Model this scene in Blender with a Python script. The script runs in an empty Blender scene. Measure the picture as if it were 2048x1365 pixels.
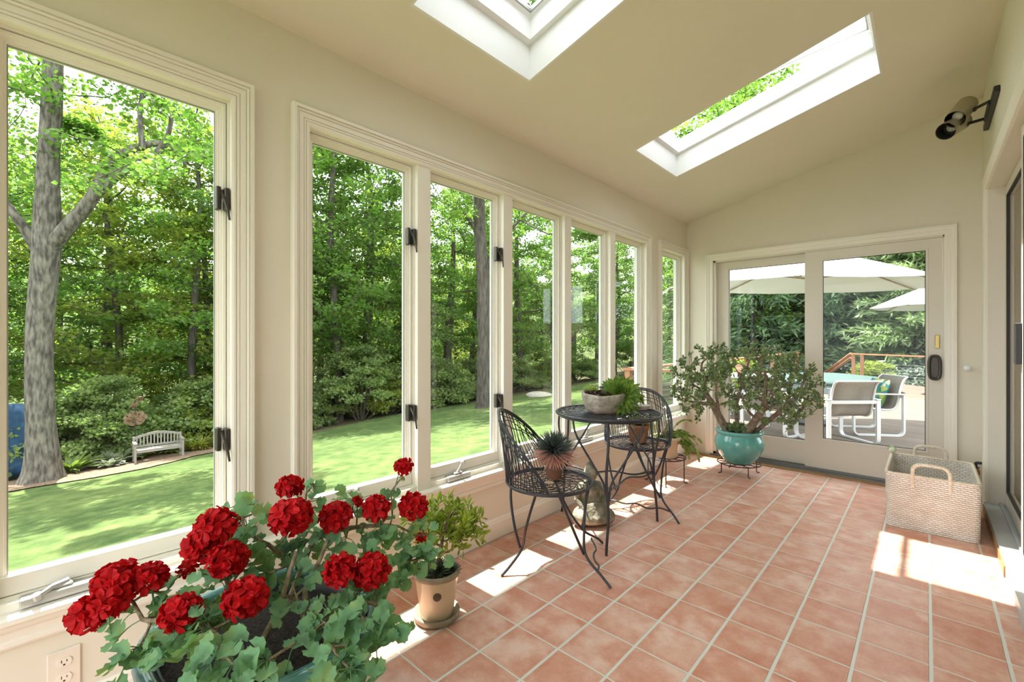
import bpy, math, random
import numpy as np
from mathutils import Vector, Matrix

PI = math.pi
S = bpy.context.scene
COL = S.collection

# ---------------------------------------------------------------- camera, world, sun, exposure
CAM = (1.979, -2.113, 1.242)
cd = bpy.data.cameras.new('camera')
cd.sensor_width = 36.0
cd.lens = 894.2 / 2048 * 36.0
cd.clip_start = 0.05
cd.clip_end = 400
cd.shift_y = (681.0 - 682.5) / 2048
co = bpy.data.objects.new('camera', cd)
COL.objects.link(co)
co.location = CAM
co.rotation_euler = (PI / 2, 0, math.radians(42.85))
S.camera = co

w = bpy.data.worlds.new('sky')
S.world = w
w.use_nodes = True
wn = w.node_tree.nodes
bg = wn['Background']
wg = wn.new('ShaderNodeTexCoord')
wz = wn.new('ShaderNodeTexNoise'); wz.inputs['Scale'].default_value = 2.2; wz.inputs['Detail'].default_value = 4
wr = wn.new('ShaderNodeValToRGB')
wr.color_ramp.elements[0].position = 0.42; wr.color_ramp.elements[0].color = (0.84, 0.93, 1.0, 1)
wr.color_ramp.elements[1].position = 0.6; wr.color_ramp.elements[1].color = (1.0, 0.99, 0.97, 1)
w.node_tree.links.new(wg.outputs['Generated'], wz.inputs['Vector'])
w.node_tree.links.new(wz.outputs['Fac'], wr.inputs['Fac'])
w.node_tree.links.new(wr.outputs['Color'], bg.inputs['Color'])
bg.inputs['Strength'].default_value = 2.6

sd = bpy.data.lights.new('sun', 'SUN')
sd.energy = 10.0
sd.angle = math.radians(0.6)
sd.color = (1.0, 0.95, 0.86)
so = bpy.data.objects.new('sun', sd)
COL.objects.link(so)
so.rotation_euler = Vector((0.452, 0.005, -1.0)).to_track_quat('-Z', 'Y').to_euler()
so.location = (-10, 0, 22)

S.view_settings.view_transform = 'Standard'
S.view_settings.look = 'None'
S.view_settings.gamma = 1.0
S.view_settings.use_curve_mapping = False
S.view_settings.exposure = 0.93
S.cycles.max_bounces = 14
S.cycles.diffuse_bounces = 7
S.cycles.glossy_bounces = 4
S.cycles.transmission_bounces = 8
S.cycles.transparent_max_bounces = 16
S.cycles.caustics_reflective = False
S.cycles.caustics_refractive = False
S.cycles.sample_clamp_indirect = 6.0

# ---------------------------------------------------------------- helpers
def lin(c):
    return tuple(((v / 12.92) if v <= 0.04045 else ((v + 0.055) / 1.055) ** 2.4) for v in c)

def hexc(h):
    h = h.lstrip('#')
    return lin([int(h[i:i + 2], 16) / 255 for i in (0, 2, 4)])

ORG = {}

class MB:
    """collects vertices and faces in world (or local) metres and links them as one mesh object"""
    def __init__(s):
        s.V = []; s.F = []; s.n = 0
    def add(s, v, f):
        v = np.asarray(v, dtype=float).reshape(-1, 3)
        s.V.append(v)
        if isinstance(f, np.ndarray):
            s.F.append(f + s.n)
        else:
            for q in f:
                s.F.append(np.array([q]) + s.n)
        s.n += len(v)
        return s
    def box(s, x0, x1, y0, y1, z0, z1):
        v = [(x, y, z) for z in (z0, z1) for y in (y0, y1) for x in (x0, x1)]
        return s.add(v, np.array([(0, 2, 3, 1), (4, 5, 7, 6), (0, 1, 5, 4), (2, 6, 7, 3), (0, 4, 6, 2), (1, 3, 7, 5)]))
    def obox(s, c, size, rz=0.0, rx=0.0, ry=0.0):
        m = Matrix.Rotation(rz, 3, 'Z') @ Matrix.Rotation(ry, 3, 'Y') @ Matrix.Rotation(rx, 3, 'X')
        hx, hy, hz = size[0] / 2, size[1] / 2, size[2] / 2
        v = [Vector(c) + m @ Vector((x, y, z)) for z in (-hz, hz) for y in (-hy, hy) for x in (-hx, hx)]
        return s.add([tuple(q) for q in v], np.array([(0, 2, 3, 1), (4, 5, 7, 6), (0, 1, 5, 4), (2, 6, 7, 3), (0, 4, 6, 2), (1, 3, 7, 5)]))
    def rbox(s, x0, x1, y0, y1, z0, z1, b=0.01):
        """box with chamfered edges"""
        bm_v = []; 
        xs = (x0, x1); ys = (y0, y1); zs = (z0, z1)
        V = []; idx = {}
        for i in (0, 1):
            for j in (0, 1):
                for k in (0, 1):
                    sx = b if i == 0 else -b; sy = b if j == 0 else -b; sz = b if k == 0 else -b
                    for a, p in enumerate(((xs[i], ys[j] + sy, zs[k] + sz), (xs[i] + sx, ys[j], zs[k] + sz), (xs[i] + sx, ys[j] + sy, zs[k]))):
                        idx[(i, j, k, a)] = len(V); V.append(p)
        F = []
        for i in (0, 1):
            F.append([idx[(i, 0, 0, 0)], idx[(i, 1, 0, 0)], idx[(i, 1, 1, 0)], idx[(i, 0, 1, 0)]][::(1 if i else -1)])
            F.append([idx[(0, i, 0, 1)], idx[(1, i, 0, 1)], idx[(1, i, 1, 1)], idx[(0, i, 1, 1)]][::(-1 if i else 1)])
            F.append([idx[(0, 0, i, 2)], idx[(1, 0, i, 2)], idx[(1, 1, i, 2)], idx[(0, 1, i, 2)]][::(1 if i else -1)])
        for i in (0, 1):
            for j in (0, 1):
                F.append([idx[(i, j, 0, 0)], idx[(i, j, 0, 1)], idx[(i, j, 1, 1)], idx[(i, j, 1, 0)]])
                F.append([idx[(i, 0, j, 0)], idx[(i, 0, j, 2)], idx[(i, 1, j, 2)], idx[(i, 1, j, 0)]])
                F.append([idx[(0, i, j, 1)], idx[(0, i, j, 2)], idx[(1, i, j, 2)], idx[(1, i, j, 1)]])
                for k in (0, 1):
                    F.append([idx[(i, j, k, 0)], idx[(i, j, k, 1)], idx[(i, j, k, 2)]])
        return s.add(V, F)
    def tube(s, pts, r, n=6, closed=False, cap=True):
        P = np.asarray(pts, dtype=float); m = len(P)
        r = np.broadcast_to(np.asarray(r, dtype=float), (m,))
        if closed:
            T = np.roll(P, -1, 0) - np.roll(P, 1, 0)
        else:
            T = np.empty_like(P); T[1:-1] = P[2:] - P[:-2]; T[0] = P[1] - P[0]; T[-1] = P[-1] - P[-2]
        T /= np.maximum(np.linalg.norm(T, axis=1), 1e-9)[:, None]
        up = np.array([0, 0, 1.0]) if abs(T[0][2]) < 0.9 else np.array([1.0, 0, 0])
        u = np.cross(T[0], up); u /= np.linalg.norm(u)
        V = []; ang = np.arange(n) * 2 * PI / n
        for i in range(m):
            u = u - T[i] * (u @ T[i]); l = np.linalg.norm(u)
            if l < 1e-6:
                u = np.cross(T[i], [0.3, 0.5, 0.8]); l = np.linalg.norm(u)
            u = u / l; v = np.cross(T[i], u)
            V.append(P[i] + r[i] * (np.cos(ang)[:, None] * u + np.sin(ang)[:, None] * v))
        V = np.concatenate(V)
        a = np.arange(n); b = (a + 1) % n
        F = []
        for i in range(m if closed else m - 1):
            j = (i + 1) % m
            F.append(np.stack([i * n + a, i * n + b, j * n + b, j * n + a], 1))
        s.add(V, np.concatenate(F))
        if cap and not closed:
            s.add(V[:n][::-1], [list(range(n))]); s.add(V[-n:], [list(range(n))])
        return s
    def lathe(s, prof, c=(0, 0, 0), n=32, sx=1.0, sy=1.0, power=2.0):
        """revolve (r, z) profile; power > 2 gives a rounded-square plan"""
        a = np.arange(n) * 2 * PI / n
        ca, sa = np.cos(a), np.sin(a)
        k = (np.abs(ca) ** power + np.abs(sa) ** power) ** (-1.0 / power)
        V = []
        for (r, z) in prof:
            V.append(np.stack([c[0] + r * k * ca * sx, c[1] + r * k * sa * sy, np.full(n, c[2] + z)], 1))
        V = np.concatenate(V); m = len(prof)
        i0 = np.arange(n); i1 = (i0 + 1) % n
        F = np.concatenate([np.stack([j * n + i0, j * n + i1, (j + 1) * n + i1, (j + 1) * n + i0], 1) for j in range(m - 1)])
        return s.add(V, F)
    def disc(s, c, r, n=24, ax=None):
        a = np.arange(n) * 2 * PI / n
        V = np.stack([c[0] + r * np.cos(a), c[1] + r * np.sin(a), np.full(n, c[2])], 1)
        return s.add(V, [list(range(n))])
    def scatter(s, tv, tf, pos, R, sc):
        """place a template (tv, tf) at many places: pos Nx3, R Nx3x3 (columns = axes), sc N"""
        tv = np.asarray(tv, float); N = len(pos); K = len(tv)
        if N == 0: return s
        sc = np.broadcast_to(np.asarray(sc, float), (N,)) if np.ndim(sc) < 2 else np.asarray(sc)
        if sc.ndim == 1:
            T = tv[None] * sc[:, None, None]
        else:
            T = tv[None] * sc[:, None, :]
        V = np.einsum('nij,nkj->nki', R, T) + np.asarray(pos)[:, None]
        for f in tf:
            f = np.asarray(f)
            s.F.append((f[None] + (np.arange(N) * K)[:, None, None]).reshape(-1, f.shape[1]) + s.n)
        s.V.append(V.reshape(-1, 3)); s.n += N * K
        return s
    def build(s, name, m, parent=None, smooth=False, origin=None, solid=0.0, subsurf=0, bevel=0.0):
        V = np.concatenate(s.V)
        o3 = np.array(ORG.get(parent.name, (0, 0, 0)) if parent is not None else (origin or (0, 0, 0)), float)
        V = V - o3
        me = bpy.data.meshes.new(name)
        me.vertices.add(len(V)); me.vertices.foreach_set('co', V.astype(np.float32).ravel())
        groups = [f for f in s.F if len(f)]
        nl = sum(f.size for f in groups); npoly = sum(len(f) for f in groups)
        me.loops.add(nl); me.loops.foreach_set('vertex_index', np.concatenate([f.ravel() for f in groups]).astype(np.int32))
        me.polygons.add(npoly)
        tot = np.concatenate([np.full(len(f), f.shape[1]) for f in groups])
        st = np.concatenate([[0], np.cumsum(tot)[:-1]])
        me.polygons.foreach_set('loop_start', st.astype(np.int32))
        try:
            me.polygons.foreach_set('loop_total', tot.astype(np.int32))
        except Exception:
            pass
        me.polygons.foreach_set('use_smooth', np.full(npoly, bool(smooth)))
        me.update(calc_edges=True)
        me.validate()
        if m is not None: me.materials.append(m)
        o = bpy.data.objects.new(name, me); COL.objects.link(o)
        if parent is not None:
            o.parent = parent; ORG[o.name] = tuple(o3)
        else:
            o.location = tuple(o3); ORG[o.name] = tuple(o3)
        if solid:
            q = o.modifiers.new('solid', 'SOLIDIFY'); q.thickness = solid; q.offset = 0
        if bevel:
            q = o.modifiers.new('bevel', 'BEVEL'); q.width = bevel; q.segments = 2; q.limit_method = 'ANGLE'
        if subsurf:
            q = o.modifiers.new('sub', 'SUBSURF'); q.levels = subsurf; q.render_levels = subsurf
        return o

def tag(o, label=None, cat=None, group=None, kind=None):
    if label: o['label'] = label
    if cat: o['category'] = cat
    if group: o['group'] = group
    if kind: o['kind'] = kind
    return o

def empty(name, loc, label=None, cat=None, group=None, kind=None):
    o = bpy.data.objects.new(name, None); COL.objects.link(o)
    o.location = loc; o.empty_display_size = 0.1
    ORG[o.name] = tuple(loc)
    return tag(o, label, cat, group, kind)

def copy_tree(o, parent=None):
    c = o.copy(); COL.objects.link(c); c.parent = parent
    ORG[c.name] = ORG.get(o.name, (0, 0, 0))
    for ch in list(o.children):
        copy_tree(ch, c)
    return c

def frames(nrm, up=None, twist=None, rng=None):
    """rotation matrices whose z column is nrm and whose y column leans to up"""
    z = nrm / np.maximum(np.linalg.norm(nrm, axis=1), 1e-9)[:, None]
    if up is None:
        up = np.tile([0.013, 0.021, 1.0], (len(z), 1))
    x = np.cross(up, z); l = np.linalg.norm(x, axis=1)
    bad = l < 1e-5
    if bad.any():
        x[bad] = np.cross(np.tile([1.0, 0.1, 0], (bad.sum(), 1)), z[bad]); l = np.linalg.norm(x, axis=1)
    x /= l[:, None]; y = np.cross(z, x)
    if twist is not None:
        c, s_ = np.cos(twist)[:, None], np.sin(twist)[:, None]
        x, y = c * x + s_ * y, -s_ * x + c * y
    return np.stack([x, y, z], 2)

# ---------------------------------------------------------------- materials
def newmat(name):
    m = bpy.data.materials.new(name); m.use_nodes = True
    return m, m.node_tree.nodes, m.node_tree.links, m.node_tree.nodes['Principled BSDF']

def mat(name, c1, c2=None, scale=8.0, rough=0.5, metal=0.0, bump=0.0, bscale=None, detail=4.0, spec=0.5, coat=0.0, lo=0.35, hi=0.65, stretch=None, c3=None):
    m, N, L, P = newmat(name)
    c1 = hexc(c1) if isinstance(c1, str) else c1
    P.inputs['Roughness'].default_value = rough; P.inputs['Metallic'].default_value = metal
    P.inputs['Specular IOR Level'].default_value = spec
    P.inputs['Coat Weight'].default_value = coat
    P.inputs['Base Color'].default_value = (*c1, 1)
    if c2 is None and not bump: return m
    tc = N.new('ShaderNodeTexCoord'); mp = N.new('ShaderNodeMapping')
    L.new(tc.outputs['Object'], mp.inputs['Vector'])
    if stretch: mp.inputs['Scale'].default_value = stretch
    if c2 is not None:
        c2 = hexc(c2) if isinstance(c2, str) else c2
        nz = N.new('ShaderNodeTexNoise'); nz.inputs['Scale'].default_value = scale; nz.inputs['Detail'].default_value = detail
        L.new(mp.outputs[0], nz.inputs['Vector'])
        cr = N.new('ShaderNodeValToRGB')
        cr.color_ramp.elements[0].position = lo; cr.color_ramp.elements[0].color = (*c1, 1)
        cr.color_ramp.elements[1].position = hi; cr.color_ramp.elements[1].color = (*c2, 1)
        if c3:
            e = cr.color_ramp.elements.new((lo + hi) / 2); e.color = (*hexc(c3), 1)
        L.new(nz.outputs['Fac'], cr.inputs['Fac']); L.new(cr.outputs['Color'], P.inputs['Base Color'])
    if bump:
        nb = N.new('ShaderNodeTexNoise'); nb.inputs['Scale'].default_value = bscale or scale * 3; nb.inputs['Detail'].default_value = 6
        L.new(mp.outputs[0], nb.inputs['Vector'])
        bp = N.new('ShaderNodeBump'); bp.inputs['Strength'].default_value = min(1.0, bump); bp.inputs['Distance'].default_value = 0.01
        L.new(nb.outputs['Fac'], bp.inputs['Height']); L.new(bp.outputs['Normal'], P.inputs['Normal'])
    return m

def leafmat(name, c1, c2, scale=3.0, rough=0.5, trans=0.35, c3=None, fine=None, tc_bright=1.6, spec=0.4):
    """foliage: two or three greens mottled by noise, some light let through"""
    m = mat(name, c1, c2, scale=scale, rough=rough, c3=c3, spec=spec, detail=6, lo=0.3, hi=0.7)
    N, L = m.node_tree.nodes, m.node_tree.links
    P = N['Principled BSDF']; out = N['Material Output']
    tr = N.new('ShaderNodeBsdfTranslucent'); mx = N.new('ShaderNodeMixShader'); mx.inputs[0].default_value = trans
    src = P.inputs['Base Color'].links[0].from_socket
    g = N.new('ShaderNodeMix'); g.data_type = 'RGBA'; g.blend_type = 'MULTIPLY'; g.inputs[0].default_value = 1.0
    g.inputs[7].default_value = (tc_bright * 0.96, tc_bright * 1.12, tc_bright * 0.62, 1); g.clamp_result = False
    L.new(src, g.inputs[6]); L.new(g.outputs[2], tr.inputs['Color'])
    L.new(P.outputs[0], mx.inputs[1]); L.new(tr.outputs[0], mx.inputs[2]); L.new(mx.outputs[0], out.inputs['Surface'])
    return m

def glassmat(name, refl=0.06, tint=(1, 1, 1)):
    m, N, L, P = newmat(name)
    N.remove(P); out = N['Material Output']
    t = N.new('ShaderNodeBsdfTransparent'); t.inputs[0].default_value = (*tint, 1)
    g = N.new('ShaderNodeBsdfGlossy'); g.inputs['Roughness'].default_value = 0.0
    f = N.new('ShaderNodeLayerWeight'); f.inputs[0].default_value = 0.15
    r = N.new('ShaderNodeMath'); r.operation = 'MULTIPLY_ADD'; r.inputs[1].default_value = 0.22; r.inputs[2].default_value = refl
    L.new(f.outputs['Facing'], r.inputs[0])
    mx = N.new('ShaderNodeMixShader')
    L.new(r.outputs[0], mx.inputs[0]); L.new(t.outputs[0], mx.inputs[1]); L.new(g.outputs[0], mx.inputs[2])
    L.new(mx.outputs[0], out.inputs['Surface'])
    return m

M = {}
M['paint'] = mat('wall_paint', (0.725, 0.692, 0.592), (0.74, 0.706, 0.607), scale=3, rough=0.85, spec=0.2)
M['trim'] = mat('trim_paint', (0.82, 0.80, 0.72), (0.835, 0.815, 0.74), scale=2, rough=0.4, spec=0.4)
M['doorpaint'] = mat('door_paint', (0.70, 0.67, 0.59), (0.72, 0.69, 0.61), scale=2, rough=0.45, spec=0.4)
M['white'] = mat('white_paint', (0.76, 0.77, 0.76), rough=0.5)
M['glass'] = glassmat('window_glass', 0.006)
M['dark'] = mat('dark_gasket', (0.02, 0.02, 0.022), rough=0.5)
M['bronze'] = mat('dark_bronze', (0.075, 0.07, 0.06), rough=0.4, metal=0.6)
M['steel'] = mat('brushed_aluminium', (0.44, 0.44, 0.42), rough=0.4, metal=0.35)
M['grille'] = mat('track_grey', (0.33, 0.34, 0.33), rough=0.45, metal=0.3)
M['iron'] = mat('black_iron', (0.020, 0.025, 0.036), rough=0.33, spec=0.6, bump=0.25, bscale=60)
M['wood'] = mat('oak_strip', (0.38, 0.23, 0.09), (0.25, 0.14, 0.05), scale=6, rough=0.4, stretch=(1, 6, 6))
# ---------------------------------------------------------------- floor of clay tiles
T = 0.22; TY = 0.2234
def tilemat():
    m, N, L, P = newmat('terracotta_tile')
    tc = N.new('ShaderNodeTexCoord'); sp = N.new('ShaderNodeSeparateXYZ'); L.new(tc.outputs['Object'], sp.inputs[0])
    def mth(op, a, b=None, c=None):
        n = N.new('ShaderNodeMath'); n.operation = op
        for i, v in enumerate((a, b, c)):
            if v is None: continue
            if isinstance(v, (int, float)): n.inputs[i].default_value = v
            else: L.new(v, n.inputs[i])
        return n.outputs[0]
    # a wobble that makes the joints look hand laid
    wn_ = N.new('ShaderNodeTexNoise'); wn_.inputs['Scale'].default_value = 9; L.new(tc.outputs['Object'], wn_.inputs['Vector'])
    wob = mth('MULTIPLY_ADD', wn_.outputs['Fac'], 0.004, -0.002)
    def joint(src, pitch, off, half):
        u = mth('DIVIDE', mth('ADD', mth('SUBTRACT', src, off), wob), pitch)
        fl = mth('FLOOR', mth('ADD', u, 0.5)); d = mth('ABSOLUTE', mth('SUBTRACT', u, fl))
        return mth('MULTIPLY', d, pitch), mth('FLOOR', u)
    dx, ix = joint(sp.outputs[0], T, 0.671, 0.006)
    dy, iy = joint(sp.outputs[1], TY, 0.0, 0.004)
    mr = []
    for d, h in ((dx, 0.0060), (dy, 0.0036)):
        r = N.new('ShaderNodeMapRange'); r.inputs['From Min'].default_value = h - 0.0012; r.inputs['From Max'].default_value = h + 0.0014
        L.new(d, r.inputs['Value']); mr.append(r.outputs[0])
    tile = mth('MULTIPLY', mr[0], mr[1])
    cmb = N.new('ShaderNodeCombineXYZ'); L.new(ix, cmb.inputs[0]); L.new(iy, cmb.inputs[1])
    wh = N.new('ShaderNodeTexWhiteNoise'); wh.noise_dimensions = '3D'; L.new(cmb.outputs[0], wh.inputs['Vector'])
    ad = N.new('ShaderNodeVectorMath'); ad.operation = 'MULTIPLY_ADD'; ad.inputs[1].default_value = (7, 7, 7)
    L.new(wh.outputs['Color'], ad.inputs[0]); L.new(tc.outputs['Object'], ad.inputs[2])
    nz = N.new('ShaderNodeTexNoise'); nz.inputs['Scale'].default_value = 9; nz.inputs['Detail'].default_value = 9; nz.inputs['Roughness'].default_value = 0.62; L.new(ad.outputs[0], nz.inputs['Vector'])
    nf = N.new('ShaderNodeTexNoise'); nf.inputs['Scale'].default_value = 90; nf.inputs['Detail'].default_value = 4; L.new(tc.outputs['Object'], nf.inputs['Vector'])
    cr = N.new('ShaderNodeValToRGB')
    e = cr.color_ramp.elements
    e[0].position = 0.22; e[0].color = (*hexc('bf7d63'), 1)
    e[1].position = 0.80; e[1].color = (*hexc('dbbbab'), 1)
    q = e.new(0.5); q.color = (*hexc('cc9b86'), 1)
    v1 = mth('ADD', nz.outputs['Fac'], mth('MULTIPLY_ADD', wh.outputs['Value'], 0.16, -0.08))
    bl_ = N.new('ShaderNodeTexNoise'); bl_.inputs['Scale'].default_value = 4.5; bl_.inputs['Detail'].default_value = 3; L.new(ad.outputs[0], bl_.inputs['Vector'])
    blr = N.new('ShaderNodeMapRange'); blr.inputs['From Min'].default_value = 0.52; blr.inputs['From Max'].default_value = 0.68; blr.inputs['To Max'].default_value = 0.22; L.new(bl_.outputs['Fac'], blr.inputs['Value'])
    edge = mth('MULTIPLY', mth('LESS_THAN', mth('MINIMUM', dx, dy), 0.022), -0.05)
    v2 = mth('ADD', mth('ADD', mth('ADD', v1, blr.outputs[0]), edge), mth('MULTIPLY_ADD', nf.outputs['Fac'], 0.22, -0.12))
    L.new(v2, cr.inputs['Fac'])
    mix = N.new('ShaderNodeMix'); mix.data_type = 'RGBA'
    L.new(tile, mix.inputs[0]); mix.inputs[6].default_value = (*hexc('d0d1c8'), 1); L.new(cr.outputs['Color'], mix.inputs[7])
    L.new(mix.outputs[2], P.inputs['Base Color'])
    rg = N.new('ShaderNodeMapRange'); rg.inputs['To Min'].default_value = 0.32; rg.inputs['To Max'].default_value = 0.55
    L.new(nz.outputs['Fac'], rg.inputs['Value']); L.new(rg.outputs[0], P.inputs['Roughness'])
    bp = N.new('ShaderNodeBump'); bp.inputs['Distance'].default_value = 0.003; bp.inputs['Strength'].default_value = 0.6
    hh = mth('ADD', tile, mth('MULTIPLY', nf.outputs['Fac'], 0.08))
    L.new(hh, bp.inputs['Height']); L.new(bp.outputs['Normal'], P.inputs['Normal'])
    P.inputs['Specular IOR Level'].default_value = 0.45
    return m
YB = -3.3       # back wall behind the camera
YF = 2.91       # far wall
XR = 2.30       # house wall
b = MB(); b.box(-0.11, XR + 0.3, YB - 0.1, YF + 0.1, -0.12, 0.0)
tag(b.build('floor', tilemat()), 'square terracotta floor tiles with pale grey grout joints', kind='structure')

def wall_x(b, x0, x1, ys, z0, z1, holes):
    """wall slab with rectangular holes (y0,y1,za,zb)"""
    cuts = sorted(set([ys[0], ys[1]] + [h[0] for h in holes] + [h[1] for h in holes]))
    for a, c in zip(cuts[:-1], cuts[1:]):
        hs = [h for h in holes if h[0] <= a + 1e-6 and h[1] >= c - 1e-6]
        if not hs: b.box(x0, x1, a, c, z0, z1)
        else:
            b.box(x0, x1, a, c, z0, hs[0][2]); b.box(x0, x1, a, c, hs[0][3], z1)

ZO0, ZO1 = 0.435, 2.18
W1 = (-2.205, -1.578)
GRP = (-1.29, 1.906)
W7 = (2.25, 2.826)
b = MB(); wall_x(b, -0.12, 0.0, (YB - 0.1, YF + 0.12), -1.3, 2.60, [(*W1, ZO0, ZO1), (*GRP, ZO0, ZO1), (*W7, ZO0, ZO1)])
tag(b.build('wall_left', M['paint']), 'cream wall with the tall row of garden windows', kind='structure')
# far wall with the patio door
DY0, DY1, DZ1 = 0.283, 2.087, 2.10
b = MB()
def roofz(x): return 2.552 + 0.25 * x
def prism_y(b, pts, y0, y1):
    n = len(pts)
    v = [(x, y0, z) for x, z in pts] + [(x, y1, z) for x, z in pts]
    f = [list(range(n))[::-1], list(range(n, 2 * n))] + [[i, (i + 1) % n, n + (i + 1) % n, n + i] for i in range(n)]
    b.add(v, f)
for x0, x1, z0 in ((-0.0, DY0, -0.3), (DY0, DY1, DZ1), (DY1, XR + 0.0, -0.3)):
    prism_y(b, [(x0, z0), (x1, z0), (x1, roofz(x1)), (x0, roofz(x0))], YF, YF + 0.12)
b.box(DY0, DY1, YF, YF + 0.12, -0.3, -0.02)
tag(b.build('wall_far', M['paint']), 'beige end wall around the sliding patio door', kind='structure')
# right wall (house side)
RY0, RY1, RZ0, RZ1 = -1.6, 2.57, 0.07, 2.33
b = MB(); wall_x(b, XR, XR + 0.12, (YB - 0.1, YF + 0.12), -0.3, roofz(XR) + 0.03, [(RY0, RY1, RZ0, RZ1)])
tag(b.build('wall_right', M['paint']), 'pale wall on the house side with a sliding glass door', kind='structure')
# the room beyond the house side door, closed and plainly painted
b = MB()
b.box(XR + 2.6, XR + 2.7, YB, YF, 0, 2.6); b.box(XR + 0.12, XR + 2.7, YF, YF + 0.1, 0, 2.6); b.box(XR + 0.12, XR + 2.7, YB - 0.1, YB, 0, 2.6)
b.box(XR + 0.12, XR + 2.7, YB, YF, -0.05, 0.0); b.box(XR + 0.12, XR + 2.7, YB, YF, 2.6, 2.7)
tag(b.build('wall_house', M['paint']), 'plain inner room behind the house side door', kind='structure')
# unseen back wall behind the camera; its wide opening is added to let daylight in
b = MB()
for x0, x1, z0, z1 in ((0, 0.12, -0.3, None), (XR - 0.12, XR, -0.3, None)):
    prism_y(b, [(x0, z0), (x1, z0), (x1, roofz(x1)), (x0, roofz(x0))], YB - 0.12, YB)
prism_y(b, [(0.12, 2.4), (XR - 0.12, 2.4), (XR - 0.12, roofz(XR - 0.12)), (0.12, roofz(0.12))], YB - 0.12, YB)
b.box(0.12, XR - 0.12, YB - 0.12, YB, -0.3, 0.1)
tag(b.build('wall_back', M['paint']), 'unseen cream wall at the near end of the sunroom, opening added for daylight', kind='structure')
# ceiling / roof slab with two skylight holes
SX0, SX1 = 0.389, 1.767
SK = [(-1.03, -0.262), (0.93, 1.68)]
RT = 0.235
def ceil_cells(b, zlo, zhi, xs, ys):
    for x0, x1 in zip(xs[:-1], xs[1:]):
        for y0, y1 in zip(ys[:-1], ys[1:]):
            if abs(x0 - SX0) < 1e-6 and any(abs(y0 - k[0]) < 1e-6 for k in SK): continue
            prism_y(b, [(x0, roofz(x0) + zlo), (x1, roofz(x1) + zlo), (x1, roofz(x1) + zhi), (x0, roofz(x0) + zhi)], y0, y1)
ys = [YB - 0.3, SK[0][0], SK[0][1], SK[1][0], SK[1][1], YF + 0.35]
b = MB(); ceil_cells(b, 0.0, RT, [-0.1, SX0, SX1, XR + 0.1], ys)
tag(b.build('ceiling', M['paint']), 'sloping beige ceiling with two skylights', kind='structure')
b = MB(); ceil_cells(b, RT, RT + 0.03, [-0.69, SX0, SX1, XR + 0.1], ys)
prism_y(b, [(-0.69, roofz(-0.69) + RT - 0.12), (-0.665, roofz(-0.665) + RT - 0.12), (-0.665, roofz(-0.665) + RT), (-0.69, roofz(-0.69) + RT)], ys[0], ys[-1])
tag(b.build('roof', mat('roof_shingle', '4a4643', '5c5853', scale=20, rough=0.9)), 'outer roof with deep eave', kind='structure')

# ---------------------------------------------------------------- mouldings
def sweep(b, rect, prof, mapf, closed=False, bottom=True):
    """sweep a (w, t) profile round a rectangle (a0,a1,z0,z1); w > 0 is outward"""
    a0, a1, z0, z1 = rect
    P = len(prof)
    cs = [(a0, z0, -1, -1 if closed else 0), (a0, z1, -1, 1), (a1, z1, 1, 1), (a1, z0, 1, -1 if closed else 0)]
    V = []
    for (a, z, sa, sz) in cs:
        for (w_, t) in prof:
            V.append(mapf(a + sa * w_, z + sz * w_, t))
    F = []
    for i in range(4 if closed else 3):
        j = (i + 1) % 4
        for k in range(P):
            l = (k + 1) % P
            F.append((i * P + k, i * P + l, j * P + l, j * P + k))
    b.add(V, np.array(F))
    if not closed:
        b.add([V[k] for k in range(P)], [list(range(P))]); b.add([V[3 * P + k] for k in range(P)], [list(range(P))[::-1]])
mapL = lambda a, z, t: (t, a, z)            # left wall, t into the room
mapF = lambda a, z, t: (a, YF - t, z)       # far wall
mapR = lambda a, z, t: (XR - t, a, z)
CAS = [(-0.006, 0.0), (-0.006, 0.011), (0.002, 0.015), (0.009, 0.015), (0.0095, 0.010), (0.012, 0.010), (0.0125, 0.015), (0.020, 0.016), (0.0205, 0.012), (0.023, 0.012), (0.0235, 0.018), (0.042, 0.019), (0.0425, 0.015), (0.045, 0.015), (0.0455, 0.024), (0.052, 0.026), (0.0525, 0.021), (0.055, 0.021), (0.0555, 0.032), (0.068, 0.032), (0.071, 0.027), (0.071, 0.0)]
def trim_piece(n, rect, label, prof=CAS, mp=mapL):
    b = MB(); sweep(b, rect, prof, mp)
    return tag(b.build('trim_%d' % n, M['trim']), label, kind='structure')
trim_piece(1, (W1[0], W1[1], ZO0, ZO1), 'stepped cream casing round the nearest tall window')
trim_piece(2, (GRP[0], GRP[1], ZO0, ZO1), 'stepped cream casing round the row of five windows')
trim_piece(3, (W7[0], W7[1], ZO0, ZO1), 'stepped cream casing round the narrow corner window')
DCAS = [(-0.004, 0.0), (-0.004, 0.012), (0.004, 0.016), (0.030, 0.016), (0.035, 0.022), (0.052, 0.024), (0.056, 0.030), (0.068, 0.030), (0.070, 0.024), (0.070, 0.0)]
trim_piece(4, (DY0, DY1, 0.0, DZ1), 'cream casing round the patio door', DCAS, mapF)
trim_piece(5, (RY0, RY1, 0.0, RZ1), 'cream casing round the house side door', [(0, 0), (0, 0.014), (0.01, 0.02), (0.085, 0.022), (0.09, 0.016), (0.09, 0)], mapR)
def run_x(n, name, prof, y0, y1, label, m='trim'):
    """moulding that runs along the left wall; prof = (x, z)"""
    k = len(prof)
    v = [(x, y0, z) for x, z in prof] + [(x, y1, z) for x, z in prof]
    f = [list(range(k))[::-1], list(range(k, 2 * k))] + [[i, (i + 1) % k, k + (i + 1) % k, k + i] for i in range(k)]
    b = MB(); b.add(v, f)
    return tag(b.build(name, M[m]), label, kind='structure')
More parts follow.
